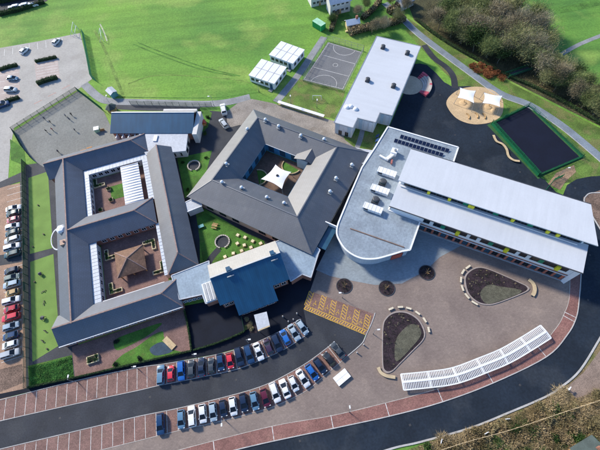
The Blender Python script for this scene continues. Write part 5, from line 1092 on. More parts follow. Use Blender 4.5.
# amphitheatre
p0 = W(409, 85); am = empty('amphitheatre', (p0.x, p0.y, 0), R(-8), label='small curved outdoor amphitheatre with pink-ended steps beside the sports hall', cat='seating')
MB().prism([(4.7*math.cos(t*.2618), 4.7*math.sin(t*.2618)) for t in range(24)], .02, .07).build('stage', mat('beige_stage', (.52, .42, .31), .9, .08, .4, .06, 4), am)
for k in range(4):
    r0, r1 = 4.75+k*.75, 5.5+k*.75; hh = .25+k*.22; N = 14
    for j in range(N):
        t0, t1 = R(-48+96*j/N), R(-48+96*(j+1)/N); f = lambda r, t: (r*math.cos(t), r*math.sin(t))
        MB().prism([f(r0, t0), f(r1, t0), f(r1, t1), f(r0, t1)], .02, hh).build('step', M_pink if (j < 2 or j >= N-2 or (k == 3 and j % 5 == 1)) else M_stone, am)
# serpentine bench by the court
def curve_bench(pts_, w_, h_, label, m=M_palewood, n=5, cat='bench', z=.02, seg=False, group=None, name='curved_bench'):
    P_ = G(pts_, 0, n); o = empty(name, (P_[0].x, P_[0].y, z), label=label, cat=cat, group=group); a = [p_-P_[0] for p_ in offset(P_, w_/2)]; b = [p_-P_[0] for p_ in offset(P_, -w_/2)]
    mb = MB(); lg = MB()
    for i in range(len(P_)-1):
        mb.prism([(a[i].x, a[i].y), (b[i].x, b[i].y), (b[i+1].x, b[i+1].y), (a[i+1].x, a[i+1].y)], h_-.12, h_)
    mb.build('seat', m, o)
    for i in range(0, len(P_), 2): c_ = (a[i]+b[i])/2; lg.box((c_.x, c_.y, (h_-.12)/2), (w_*.55, .12, h_-.12))
    lg.build('support', M_darkgrey, o); return o
curve_bench([(493, 136), (496, 142), (502, 145), (506, 150), (508, 157), (513, 161), (519, 162)], .7, .5, 'pale serpentine bench beside the navy court')
# teardrop and round planting beds
def bed(outline, lawn, label, n=5, z=.024):
    P_ = G(outline, 0, n, True); c = sum(P_, Vector())/len(P_); o = empty('planting_bed', (c.x, c.y, z), label=label, cat='flower bed'); loc = [(p_.x-c.x, p_.y-c.y) for p_ in P_]
    MB().prism([(x*.985, y*.985) for x, y in loc], 0, .10).build('soil', M_soil, o); mb = MB(); m = len(loc)
    outer = offset([Vector((*q_, 0)) for q_ in loc+loc[:2]], .32 if 0 else .0)
    for i in range(m):
        a, b = Vector(loc[i]), Vector(loc[(i+1) % m]); mb.prism([a*.98, b*.98, b*1.035, a*1.035], 0, .16)
    mb.build('kerb_edging', mat('pink_grey_edging', (.30, .255, .235), .8, .1, .6, .06, 5), o)
    if lawn:
        Q = G(lawn, 0, 4, True); MB().prism([(q_.x-c.x, q_.y-c.y) for q_ in Q], .1, .16).build('lawn', M_bedlawn, o)
    rd = random.Random(len(label)); lf = MB(); lf2 = MB(); xs = [q_[0] for q_ in loc]; ys = [q_[1] for q_ in loc]
    def inside(x, y, poly):
        r_ = False
        for (x0, y0), (x1, y1) in zip(poly, poly[1:]+poly[:1]):
            if (y0 > y) != (y1 > y) and x < (x1-x0)*(y-y0)/(y1-y0)+x0: r_ = not r_
        return r_
    lq = [(q_.x-c.x, q_.y-c.y) for q_ in Q] if lawn else None
    for _ in range(260 if lawn else 60):
        x, y = rd.uniform(min(xs), max(xs)), rd.uniform(min(ys), max(ys))
        if not inside(x/.93, y/.93, loc) or (lq and inside(x, y, lq)): continue
        leaf_tuft(lf if rd.random() < .8 else lf2, (x, y, .1), .22, .35, 9, rd, .07, .3)
    lf.build('plants', mat('dark_plants', (.035, .04, .03), .9, .4, 1, .3, 5), o, kind='stuff')
    if lf2.f: lf2.build('tufts', mat('straw_tufts', (.34, .30, .17), .9, .2, 1, .2, 5), o, kind='stuff')
    return o
bed([(383, 328), (386.7, 318), (395, 312.7), (406.7, 313), (418, 320), (424, 331.7), (422.5, 340), (413, 350), (401, 362), (391.7, 371), (385, 371), (382.7, 362)], [(400, 333), (409, 325), (417, 325.5), (421.3, 334), (412, 347), (397, 361.5), (394.5, 351), (396, 340)], 'teardrop planting bed with a dry lawn beside the long white shelter')
bed([(465, 280), (468, 273), (476.7, 268), (486.7, 269), (503, 275.5), (516.7, 281.7), (526.7, 286.7), (527, 290.5), (516.7, 295.5), (496.7, 303), (486.7, 304.5), (476.7, 301.7), (468, 293)], [(480, 293), (488, 285), (500, 286.7), (522, 291.3), (497, 302), (485, 303.2)], 'teardrop planting bed in front of the long classroom block')
for i, (x, y) in enumerate(((344.3, 286), (386.7, 288.3), (426.7, 272.7))):
    c = W(x, y); o = empty('planting_bed', (c.x, c.y, .034), label='round dark planting bed in front of the drum, ' + ('left', 'middle', 'right')[i] + ' of three', cat='flower bed', group='round beds before the drum'); N = 28
    MB().prism([(2.05*math.cos(k*6.2832/N), 2.05*math.sin(k*6.2832/N)) for k in range(N)], 0, .08).build('soil', M_soil, o); mb = MB()
    for k in range(N): t0, t1 = k*6.2832/N, (k+1)*6.2832/N; f = lambda r, t: (r*math.cos(t), r*math.sin(t)); mb.prism([f(2.0, t0), f(2.16, t0), f(2.16, t1), f(2.0, t1)], 0, .12)
    mb.build('kerb_edging', M_darkgrey, o); lf = MB(); rd = random.Random(i)
    for _ in range(26): t, r_ = rd.random()*6.28, 1.75*math.sqrt(rd.random()); leaf_tuft(lf, (r_*math.cos(t), r_*math.sin(t), .08), .25, .4, 10, rd, .07, .32)
    lf.build('plants', mat('dark_plants', (.035, .04, .03)), o, kind='stuff'); st = MB()
    for _ in range(10): t = rd.random()*6.28; st.tube((0, 0, .05), (.8*math.cos(t), .8*math.sin(t), rd.uniform(.8, 1.7)), .05, .02, 5)
    st.build('shrub_stems', M_wood, o)
# dashed curved seats round the beds
def seats(L, cen, lab, ln=1.35):
    C_ = W(*cen)
    for i, (x, y) in enumerate(L):
        p_ = W(x, y, .4); d = p_-C_; an = math.atan2(d.y, d.x)+math.pi/2
        o = empty('bench_seat', (p_.x, p_.y, .024), an, label=f'short cream bench, {ORD[i]} {lab}', cat='bench', group='short cream benches round the beds')
        MB().b(-ln/2, ln/2, -.24, .24, .36, .48).build('seat', mat('cream_bench', (.62, .55, .42), .7, .08, 1, .06, 5), o)
        for sx in (-1, 1): MB().b(sx*ln*.36-.08, sx*ln*.36+.08, -.2, .2, 0, .36).build('leg', M_darkgrey, o)
seats([(391, 308.7), (400.4, 307), (408.7, 308.3), (417.6, 313), (424.7, 320), (428.7, 329.6)], (404, 332), 'clockwise round the bed beside the shelter')
seats([(468, 267), (463, 271.7), (461, 279.7), (462.5, 288), (467, 296), (474.7, 303)], (484, 285), 'from the top round the bed before the classrooms', 1.6)
curve_bench([(378, 367.5), (380.5, 372.5), (386, 376), (395, 377.5)], .75, .45, 'curved cream bench at the tip of the bed beside the shelter', mat('tan_bench', (.48, .38, .24), .7, .1, 1, .08, 5)); curve_bench([(528, 280), (532, 283.5), (534, 288), (533.5, 293), (531.7, 296)], .9, .45, 'curved tan bench at the tip of the bed before the classrooms', mat('tan_bench', (.48, .38, .24)))
# long white ribbed shelter
cl = G([(402.5, 382), (428, 379.5), (455, 375.5), (482, 365.5), (505, 356), (526, 344), (546, 331.5)], 1.1, 3); Lc = length(cl); o0 = cl[0]
sh_ = empty('ribbed_cycle_rack', (o0.x, o0.y, 0), label='long low white ribbed cycle rack curving along the red pavement', cat='cycle rack'); hw = 1.75; pos = []
N = 96
def q3(s_, w_, z): p_, d = walk(cl, s_); v = p_-o0+Vector((-d.y, d.x, 0))*w_; return (v.x, v.y, z)
ribm = M_white
for i in range(N+1):
    s_ = Lc*i/N; big = i % 16 == 0
    mb = MB(); a, b, c = q3(s_, -hw, 1.00), q3(s_, 0, 1.15), q3(s_, hw, 1.00); t = .36 if big else .15
    mb.bar(a, b, t, .1); mb.bar(b, c, t, .1); mb.build('rib', ribm, sh_)
for w_, z, t in ((-hw, 1.00, .26), (0, 1.17, .5), (hw, 1.00, .26)):
    mb = MB()
    for i in range(48): mb.bar(q3(Lc*i/48, w_, z), q3(Lc*(i+1)/48, w_, z), t, .12)
    mb.build('beam', M_white, sh_)
for k in range(6):
    mb = MB()
    for i in range(8):
        s0, s1 = Lc*(k*8+i)/48, Lc*(k*8+i+1)/48
        mb.face([q3(s0, -hw, 0.95), q3(s1, -hw, 0.95), q3(s1, 0, 1.09), q3(s0, 0, 1.09)]); mb.face([q3(s0, 0, 1.09), q3(s1, 0, 1.09), q3(s1, hw, 0.95), q3(s0, hw, 0.95)])
    mb.build('roof_panel', M_poly, sh_)
for k in range(7):
    for w_ in (-1.2, 1.2): MB().tube(q3(Lc*k/6*.99+.1, w_, 0.02), q3(Lc*k/6*.99+.1, w_, 1.05), .07, .07, 8).build('post', M_white, sh_)
for k in range(30):                                   # cycle hoops below
    s_ = Lc*(k+.5)/30; mb = MB(); mb.bar(q3(s_, -.6, 0), q3(s_, -.6, .6), .05).bar(q3(s_, -.6, .6), q3(s_, .6, .6), .05).bar(q3(s_, .6, .6), q3(s_, .6, 0), .05)
    mb.build('cycle_hoop', M_grey, sh_)
# white container on the plaza
pq = [W(x, y, .6) for x, y in ((345, 368), (351, 376.7), (338.5, 386), (333, 378))]; c = sum(pq, Vector())/4; u = (pq[0]-pq[3]).normalized(); an = math.atan2(u.y, u.x); lu, lv = (pq[0]-pq[3]).length, (pq[1]-pq[0]).length
o = empty('storage_unit', (c.x, c.y, .024), an, label='white flat-topped storage unit standing on the plaza beside the parked cars', cat='container')
MB().b(-lu/2+.06, lu/2-.06, -lv/2+.06, lv/2-.06, .1, .5).build('body', M_white, o)
for i in range(2):
    for j in range(2): MB().b(-lu/2+lu/2*i+.03, lu/2*i-.03, -lv/2+lv/2*j+.03, lv/2*j-.03, .5, .6).build('lid', M_sail, o)
MB().b(-lu/2+.2, lu/2-.2, -lv/2+.2, lv/2-.2, 0, .1).build('skid', M_darkgrey, o)
# entrance canopy in front of the hall
pq = [W(x, y, 2.6) for x, y in ((254, 315), (266.7, 311.7), (270, 326), (258, 331))]; c = sum(pq, Vector())/4; o = empty('entrance_canopy', (c.x, c.y, 0), label='pale canopy standing in front of the blue-roofed hall', cat='canopy')
MB().prism([(p_.x-c.x, p_.y-c.y) for p_ in pq], 2.5, 2.72).build('roof', M_paleflat, o)
for p_ in pq: v = (p_-c)*.88; MB().tube((v.x, v.y, 0), (v.x, v.y, 2.5), .08, .08, 8).build('post', M_grey, o)
MB().bar(tuple((pq[3]-c)*.98+Vector((0, 0, 2.6))), tuple((pq[2]-c)*.98+Vector((0, 0, 2.6))), .3, .3).build('fascia', M_palewood, o)
bd_ = G([(243, 316), (254, 313), (257, 333), (250, 333)]); sheet('soil_bed', bd_, .040, M_soil)
for i, (x, y) in enumerate(((247, 319), (250, 324), (252, 329), (248, 327))): bush(x, y, i, .7, .6, mat('straw_tufts', (.34, .30, .17)), f'low straw-coloured plant beside the pale canopy, {ORD[i]} from the top', 'plants beside the pale canopy')

# ================================================================== GARDENS BETWEEN THE BLOCKS
sheet('garden_lawn', G([(177, 158), (212, 150.5), (205, 178), (200, 194), (185, 198)]), .036, M_lawn)
sheet('garden_lawn', G([(196, 214), (202, 211), (232, 227), (265, 241), (262, 247), (206, 266), (203, 262)]), .036, M_lawn)
sheet('small_lawn', G([(188, 112), (205, 108), (212, 113), (208, 127), (197, 138), (190, 138)]), .034, M_lawn)
sheet('lawn', G([(272, 101), (296, 78), (345, 91), (338, 120), (300, 110)]), .008, M_verge)
ribbon('garden_path', G([(219, 249), (212, 257), (208, 264)], 0, 3), 1.8, .046, M_asph)
def ring(x, y, r_, label):
    c = W(x, y); o = empty('ring_seat', (c.x, c.y, .036), label=label, cat='seat'); mb = MB(); N = 20
    MB().prism([((r_-.1)*math.cos(k*6.2832/24), (r_-.1)*math.sin(k*6.2832/24)) for k in range(24)], 0, .05).build('floor', M_asph, o)
    for k in range(N):
        if k in (14, 15): continue
        t0, t1 = k*6.2832/N+.03, (k+1)*6.2832/N-.03; f = lambda r, t: (r*math.cos(t), r*math.sin(t)); MB().prism([f(r_, t0), f(r_+.35, t0), f(r_+.35, t1), f(r_, t1)], 0, .42).build('stone_block', M_stone, o)
ring(194, 166, 1.75, 'ring of pale stone seats on the lawn left of the quadrangle'); ring(222.5, 242, 1.85, 'ring of pale stone seats on the lawn above the blue hall roof')
for i, (x, y) in enumerate(((237.7, 235), (245, 237.3), (237.3, 243.3), (244.3, 245), (252.7, 241), (251, 247.3), (241.7, 250.7), (233.3, 253.3), (225, 256.7), (260.7, 243.3))):
    p_ = W(x, y, .35); o = empty('cube_seat', (p_.x, p_.y, .036), random.random(), label=f'small cream block seat on the lawn above the blue hall roof, {ORD[i]} of ten', cat='seat', group='cream block seats on the lawn')
    MB().box((0, 0, .2), (.95, .95, .4), 0, 0, (.92, .92)).build('block', mat('cream_block', (.62, .52, .30), .7, .1, 1, .08, 5), o); MB().box((0, 0, .43), (.8, .8, .06)).build('pad', mat('cream_pad', (.70, .62, .42), .7), o)
p_ = W(201.5, 227); o = empty('play_table', (p_.x, p_.y, .036), R(20), label='pale teal play table on the lawn left of the stone ring', cat='play table'); MB().b(-.8, .8, -.5, .5, .5, .6).build('top', mat('teal_board', (.12, .34, .36), .5), o); [MB().b(x-.06, x+.06, y-.06, y+.06, 0, .5).build('leg', M_wood, o) for x in (-.7, .7) for y in (-.4, .4)]
p_ = W(215, 226.5); o = empty('picnic_table', (p_.x, p_.y, .036), R(-20), label='small timber picnic table on the lawn by the quadrangle wall', cat='table'); MB().b(-.8, .8, -.35, .35, .68, .75).build('top', M_wood, o); [MB().b(-.8, .8, s_*.75-.14, s_*.75+.14, .4, .46).build('bench', M_wood, o) for s_ in (-1, 1)]; [MB().bar((x, -.8, 0), (x, .8, .02), .08, .08).bar((x, -.6, 0), (x, -.2, .7), .08).bar((x, .6, 0), (x, .2, .7), .08).build('leg', M_wood, o) for x in (-.6, .6)]
p_ = W(204, 124.5); o = empty('play_house', (p_.x, p_.y, .034), R(20), label='small red and orange play house on the little lawn', cat='play house'); MB().b(-.7, .7, -.8, .8, 0, 1.1).build('wall', mat('orange_board', (.55, .22, .05), .6), o); MB().thick([[(-.95, -1, 1.0), (0, -1, 1.7), (0, 1, 1.7), (-.95, 1, 1.0)], [(0, -1, 1.7), (.95, -1, 1.0), (.95, 1, 1.0), (0, 1, 1.7)]], .06).build('roof', mat('red_board', (.5, .06, .03), .6), o); MB().b(-.25, .25, -.83, -.8, 0, .8).build('door', M_wood, o)
for i, (x, y, k) in enumerate(((191, 116, 0), (199, 112, 1), (208, 118, 2), (192, 132, 4), (205, 134, 2))): bush(x, y, k, .8, .8, M_gb, f'green shrub on the little lawn beside the low hall, {ORD[i]} of five', 'shrubs on the little lawn')
for i, (x, y, k) in enumerate(((183, 163, 0), (188, 190, 2), (196, 188, 4), (206, 158, 2))): bush(x, y, k, .6, .6, M_gb, f'low green shrub round the ring seat lawn, {ORD[i]} from the top', 'shrubs round the ring seat lawn')
# deck and raised planter in the front garden
pq = G([(60+440*.2333, 300+175*.2333), (60+460*.2333, 300+155*.2333), (60+501*.2333, 300+195*.2333), (60+480*.2333, 300+216*.2333)]); c = sum(pq, Vector())/4; u = (pq[2]-pq[1]).normalized(); o = empty('timber_deck', (c.x, c.y, .05), math.atan2(u.y, u.x), label='small timber deck on the front garden lawn', cat='deck'); l, w_ = (pq[2]-pq[1]).length, (pq[1]-pq[0]).length
for i in range(8): MB().b(-l/2, l/2, -w_/2+w_*i/8, -w_/2+w_*(i+1)/8-.03, .22, .30).build('plank', M_palewood, o)
MB().b(-l/2+.1, l/2-.1, -w_/2+.1, w_/2-.1, 0, .22).build('frame', M_wood, o)
v = F1.loc(88, 365, 0); planter(F1, v.x, v.y, 'S', 0, 'rectangular raised planter on the paving of the front garden', 2.9, 1.9, base=.05)
for i, (x, y, k) in enumerate(((117, 342, 0), (140, 359, 2), (116, 364, 4))): bush(x, y, k, .7, .6, mat('dark_shrub', (.012, .03, .02), .9, .3, 1, .2, 5), f'dark shrub on the front garden lawn, {ORD[i]} of three', 'dark shrubs in the front garden')
rd = random.Random(5); mb = MB()
qa, qb, qc, qd = W(30, 367.5), W(71.5, 357), W(73, 376), W(31, 385.5)
for _ in range(5000):
    u_, v_ = rd.random(), rd.random(); p_ = qa.lerp(qb, u_).lerp(qd.lerp(qc, u_), v_); h_ = .12+.35*max(0, math.sin(p_.x*1.1+math.sin(p_.y*1.7))*math.sin(p_.y*1.3+1)); t = rd.random()*6.283
    d = Vector((math.cos(t)*.7, math.sin(t)*.7, rd.uniform(.2, 1))).normalized()*rd.uniform(.2, .4); w_ = Vector((-math.sin(t), math.cos(t), 0))*rd.uniform(.04, .09); p_.z = .04+h_*rd.random()
    mb.face([p_-w_, p_+w_, p_+d])
tag(mb.build('ground_cover', mat('bright_green_cover', (.05, .17, .03), .9, .35, .7, .25, 5)), 'bright green ground cover plants in the bottom left bed', 'ground cover', kind='stuff')
# play objects on the artificial lawn
def play_object(x, y, k, label):
    p_ = W(x, y); o = empty('play_equipment', (p_.x, p_.y, .04), random.random()*3, label=label, cat='play equipment', group='dark play equipment on the artificial lawn'); o.scale = (.62,)*3
    if k == 0: MB().tube((0, 0, 0), (0, 0, .5), .35, .3, 8).build('stump', M_darkgrey, o); MB().tube((0, 0, .5), (0, 0, .56), .36, .36, 8).build('cap', M_bark, o)
    elif k == 1: [MB().tube((a, b, 0), (a*.6, b*.6, 1.3), .08, .07, 6).build('post', M_darkgrey, o) for a in (-.8, .8) for b in (-.6, .6)]; MB().b(-.75, .75, -.55, .55, .7, .8).build('platform', M_darkgrey, o); MB().thick([[(-.8, -.6, 1.3), (0, -.6, 1.75), (0, .6, 1.75), (-.8, .6, 1.3)], [(0, -.6, 1.75), (.8, -.6, 1.3), (.8, .6, 1.3), (0, .6, 1.75)]], .06).build('roof', M_darkgrey, o)
    else: [MB().tube((-1+i*.65, (i % 2)*.3, 0), (-1+i*.65, (i % 2)*.3, .3+.15*(i % 3)), .17, .16, 8).build('stepping_post', M_darkgrey, o) for i in range(4)]; MB().bar((-1, .3, .35), (1, .3, .4), .12).build('beam', M_bark, o)
for i, (x, y, k) in enumerate(((38.5, 205.5, 0), (44, 234.5, 0), (33.2, 247, 0), (41.5, 274.5, 1), (35, 282, 0), (44, 292, 2), (44.8, 303, 2), (44, 318.5, 1), (46, 331, 2), (43.5, 341, 2), (47.5, 349, 0))): play_object(x, y, k, f'dark play equipment on the artificial lawn, {ORD[i]} from the top')

# ================================================================== LAMPS, GOALS, SMALL THINGS
def lamp(x, y, h_, label, an=0.0, group='lamp posts'):
    p_ = W(x, y); o = empty('lamp_post', (p_.x, p_.y, 0), an, label=label, cat='lamp post', group=group)
    MB().tube((0, 0, 0), (0, 0, h_), .065, .04, 8).build('column', M_grey, o); MB().bar((0, 0, h_), (.7, 0, h_+.08), .07).build('arm', M_grey, o); MB().b(.5, 1.15, -.16, .16, h_, h_+.12).build('lamp_head', M_white, o); MB().tube((0, 0, 0), (0, 0, .8), .09, .09, 8).build('base', M_darkgrey, o)
LA = [(78, 382, 'at the left end of the upper bay row'), (139, 369.5, 'beside the empty bays of the upper row'), (197, 357.5, 'behind the middle of the upper car row'), (249, 343.5, 'behind the white saloon in the upper row'), (112, 107, 'by the path above the playground'), (214, 106, 'by the path near the white van'), (259, 92, 'on the field beside the modular classrooms'), (291, 104, 'between the ball court and the concrete yard'), (317, 108, 'on the grass left of the sports hall'), (558, 177, 'beside the loop road'), (373, 334, 'at the corner of the yellow hatched bays'), (349, 412, 'at the kerb of the red pavement, left'), (226, 421, 'behind the lower car row'), (342.5, 298, 'below the left round bed')]
for x, y, lb in LA: lamp(x, y, 4.5, 'grey lamp post '+lb, random.choice((0, 1.57, 3.1, 4.7)))
for i, (x, y) in enumerate(((356.8, 353), (363.5, 345), (283, 317), (297, 314), (293.5, 320), (288.5, 322))):
    p_ = W(x, y); o = empty('bollard', (p_.x, p_.y, .02), label='pale bollard ' + ('at the road corner, lower of two', 'at the road corner, upper of two', 'on the dark forecourt, left', 'on the dark forecourt, right', 'behind the last bays, right', 'behind the last bays, left')[i], cat='bollard', group='pale bollards'); MB().tube((0, 0, 0), (0, 0, .9), .16, .14, 10).build('shaft', M_kerb, o); MB().dome((0, 0, .9), .17, .12, 10, 2).build('cap', M_kerb, o)
def goal(x, y, an, w_, h_, label):
    p_ = W(x, y); o = empty('football_goal', (p_.x, p_.y, 0), an, label=label, cat='goal', group='football goals'); MB().tube((-w_/2, 0, 0), (-w_/2, 0, h_), .08, .08, 6).build('post', M_white, o); MB().tube((w_/2, 0, 0), (w_/2, 0, h_), .08, .08, 6).build('post', M_white, o); MB().tube((-w_/2, 0, h_), (w_/2, 0, h_), .08, .08, 6).build('crossbar', M_white, o)
    for s_ in (-1, 1): MB().tube((s_*w_/2, 0, h_), (s_*w_/2, 1.6, 0), .05, .05, 6).build('stay', M_white, o)
goal(75, 31, R(95), 5.5, 2.2, 'white football goal beyond the corner of the pale car park'); goal(78, 33.5, R(95), 4.5, 2.0, 'second white goal folded beside the car park corner'); goal(103, 37, R(105), 5.5, 2.2, 'white football goal standing on the field near the worn track'); goal(317, 100, R(-10), 3.0, 2.0, 'small white goal on the grass beside the sports hall')
# low white covered walkway / bike rack by the yard
a, b = W(278, 101.5, 1.2), W(324, 116, 1.2); u = (b-a); an = math.atan2(u.y, u.x); o = empty('covered_rack', (a.x, a.y, 0), an, label='long low white-topped rack at the edge of the concrete yard', cat='rack'); L = u.length
MB().b(0, L, -.55, .55, 1.1, 1.25).build('roof', M_white, o)
for i in range(9): MB().b(i*L/8-.05, i*L/8+.05, -.45, -.35, .03, 1.1).b(i*L/8-.05, i*L/8+.05, .35, .45, .03, 1.1).build('post', M_wood, o)
for i in range(8): MB().b(i*L/8+.2, (i+1)*L/8-.2, -.4, .4, .35, .42).build('shelf', M_palewood, o)
# green container on the field, sheds
p_ = W(319, 25, 1.2); o = empty('storage_container', (p_.x, p_.y, 0), R(-52), label='bright green storage container at the edge of the field', cat='container'); MB().b(-2.4, 2.4, -1.3, 1.3, .1, 2.4).build('body', mat('bright_green_metal', (.02, .36, .10), .5, .05, 1, .03, 5), o); MB().b(-2.45, 2.45, -1.35, 1.35, 2.4, 2.5).build('roof', mat('pale_green_metal', (.35, .62, .42), .5), o); [MB().b(2.4, 2.46, s_*.65-.55, s_*.65+.55, .15, 2.3).build('door', mat('bright_green_metal', (.02, .36, .10)), o) for s_ in (-1, 1)]; [MB().b(-2.2+i*.55, -2.1+i*.55, -1.36, -1.3, .15, 2.35).build('rib', M_green, o) for i in range(8)]
p_ = W(112, 92.5, 1.2); o = empty('garden_shed', (p_.x, p_.y, 0), R(-50), label='small teal shed with a pale roof at the field corner', cat='shed'); MB().b(-1.6, 1.6, -1.2, 1.2, 0, 2).build('wall', mat('teal_board', (.12, .34, .36)), o); MB().thick([[(-1.8, -1.4, 1.95), (1.8, -1.4, 1.95), (1.8, 0, 2.5), (-1.8, 0, 2.5)], [(1.8, 0, 2.5), (1.8, 1.4, 1.95), (-1.8, 1.4, 1.95), (-1.8, 0, 2.5)]], .08).build('roof', M_paleflat, o); MB().b(-.4, .4, -1.24, -1.2, 0, 1.8).build('door', M_green, o)
p_ = W(111.5, 108.5, 1.2); o = empty('garden_shed', (p_.x, p_.y, 0), R(-30), label='dark pyramid-roofed shelter beside the low blue-roofed hall', cat='shed'); MB().prism([(1.6*math.cos(k*math.pi/3), 1.6*math.sin(k*math.pi/3)) for k in range(6)], 0, 1.9).build('wall', M_wood, o); mb = MB(); H6 = [(2.0*math.cos(k*math.pi/3), 2.0*math.sin(k*math.pi/3), 1.9) for k in range(6)]; mb.thick([[H6[k], H6[(k+1) % 6], (0, 0, 3.2)] for k in range(6)], .08); mb.build('roof', mat('dark_felt', (.06, .08, .075), .8), o); MB().b(1.2, 1.45, -.4, .4, 0, 1.6).build('door', M_palewood, o)
p_ = W(98, 131); o = empty('play_cabinet', (p_.x, p_.y, .03), R(10), label='pale green play cabinet on the grey playground by the low hall', cat='play equipment'); MB().b(-.8, .8, -.7, .7, 0, 1.3).build('body', mat('pale_green_metal', (.35, .62, .42)), o); MB().b(-.9, .9, -.8, .8, 1.3, 1.42).build('lid', M_white, o); MB().b(.9, 2.4, -.5, -.4, 0, 1.0).build('fence_board', M_wood, o)
for i, (x, y) in enumerate(((77, 153.5), (84, 151), (90, 148.5))):
    p_ = W(x, y); o = empty('timber_bench', (p_.x, p_.y, .03), R(14), label='orange timber bench against the left block on the playground, ' + ('left', 'middle', 'right')[i] + ' of three', cat='bench', group='timber benches on the playground'); MB().b(-.9, .9, -.25, .25, .4, .48).build('seat', mat('orange_timber', (.48, .24, .09), .8), o); [MB().b(s_*.7-.06, s_*.7+.06, -.2, .2, 0, .4).build('leg', M_wood, o) for s_ in (-1, 1)]
# footbridge with green railings
a, b = W(506, 77), W(529, 69); u = b-a; L = u.length; o = empty('footbridge', (a.x, a.y, 0), math.atan2(u.y, u.x), label='narrow footbridge with dark green railings at the edge of the wood', cat='bridge'); MB().b(0, L, -.9, .9, .25, .4).build('deck', M_road_old, o)
for s_ in (-1, 1):
    MB().bar((0, s_*.95, 1.4), (L, s_*.95, 1.4), .14).bar((0, s_*.95, .8), (L, s_*.95, .8), .08).build('handrail', M_green, o)
    for i in range(13): MB().b(i*L/12-.04, i*L/12+.04, s_*.95-.04, s_*.95+.04, .2, 1.4).build('baluster', M_green, o)
# dark timber fence along the ditch below the wood
# ================================================================== HOUSES AT THE TOP
def house(pxs, z, an, lx, ly, hz_, rh, label, rm, wm, name='house'):
    p_ = W(*pxs, 0); o = empty(name, (p_.x, p_.y, 0), an, label=label, cat='house'); gable(o, 'u', -lx/2, lx/2, -ly/2, ly/2, hz_, hz_+rh, 0, 0, m=rm, wm=wm, ridge=False)
    window_row(o, (-lx/2+.8, -ly/2+.5), (lx/2-.8, -ly/2+.5), 4, 1.0, 1.2, 1.2, -math.pi/2)
    if hz_ > 4: window_row(o, (-lx/2+.8, -ly/2+.5), (lx/2-.8, -ly/2+.5), 4, 3.6, 1.2, 1.1, -math.pi/2)
    MB().b(-.4, .4, -ly/2+.42, -ly/2+.5, 0, 2.0).build('door', M_wood, o); MB().b(lx*.3-.4, lx*.3+.4, -.4, .4, hz_, hz_+rh+.9).build('chimney', M_brick, o); return o
house((338, 10), 0, R(12), 9, 6, 4.8, 2.2, 'pale house with a light roof at the top edge of the picture', M_paleflat, M_render); house((318, 2), 0, R(12), 8, 6, 4.8, 2.2, 'brown-roofed house cut by the top edge of the picture', M_brownroof, M_render)
o = house((352, 27), 0, R(8), 5.5, 3.6, 2.2, 1.3, 'small cream garden house with a white roof behind the ball court', M_white, mat('cream_render', (.62, .52, .26), .8), 'garden_house'); MB().b(-3.3, 3.3, -2.6, -1.85, 0, .5).build('terrace', mat('cream_render', (.62, .52, .26)), o)
house((404, 6), 0, R(30), 7, 5, 2.6, 1.5, 'small pale cottage near the end of the blue path', M_paleflat, M_render); house((582, 452), 0, R(20), 6, 4.5, 2.4, 1.2, 'dark-roofed shed in the bottom right corner', mat('dark_felt', (.06, .08, .075)), M_wood, 'garden_shed')
sheet('garden_lawn', G([(336, 16), (347, 12), (356, 22), (345, 27)]), .006, M_lawn); sheet('garden_lawn', G([(364, 14), (385, 8), (392, 16), (372, 22)]), .006, M_lawn)
o = empty('marker_post', W(477.5, 45.5), label='pale marker sign at the foot of the wood', cat='sign'); MB().b(-.05, .05, -.05, .05, 0, 1.2).build('post', M_wood, o); MB().b(-.45, .45, -.1, -.05, .8, 1.4).build('board', M_sail, o)
for i, (x, y) in enumerate(((505.5, 419), (484.5, 433), (567, 389), (440, 441))):
    o = empty('marker_post', W(x, y), R(20*i), label='white marker post beside the curving drive, ' + ('second from the right', 'second from the left', 'rightmost', 'leftmost')[i], cat='post', group='white posts beside the drive'); MB().b(-.08, .08, -.08, .08, 0, 1.2).build('post', M_white, o); MB().b(-.5, .5, -.06, .06, 1.0, 1.35).build('rail', M_white, o)

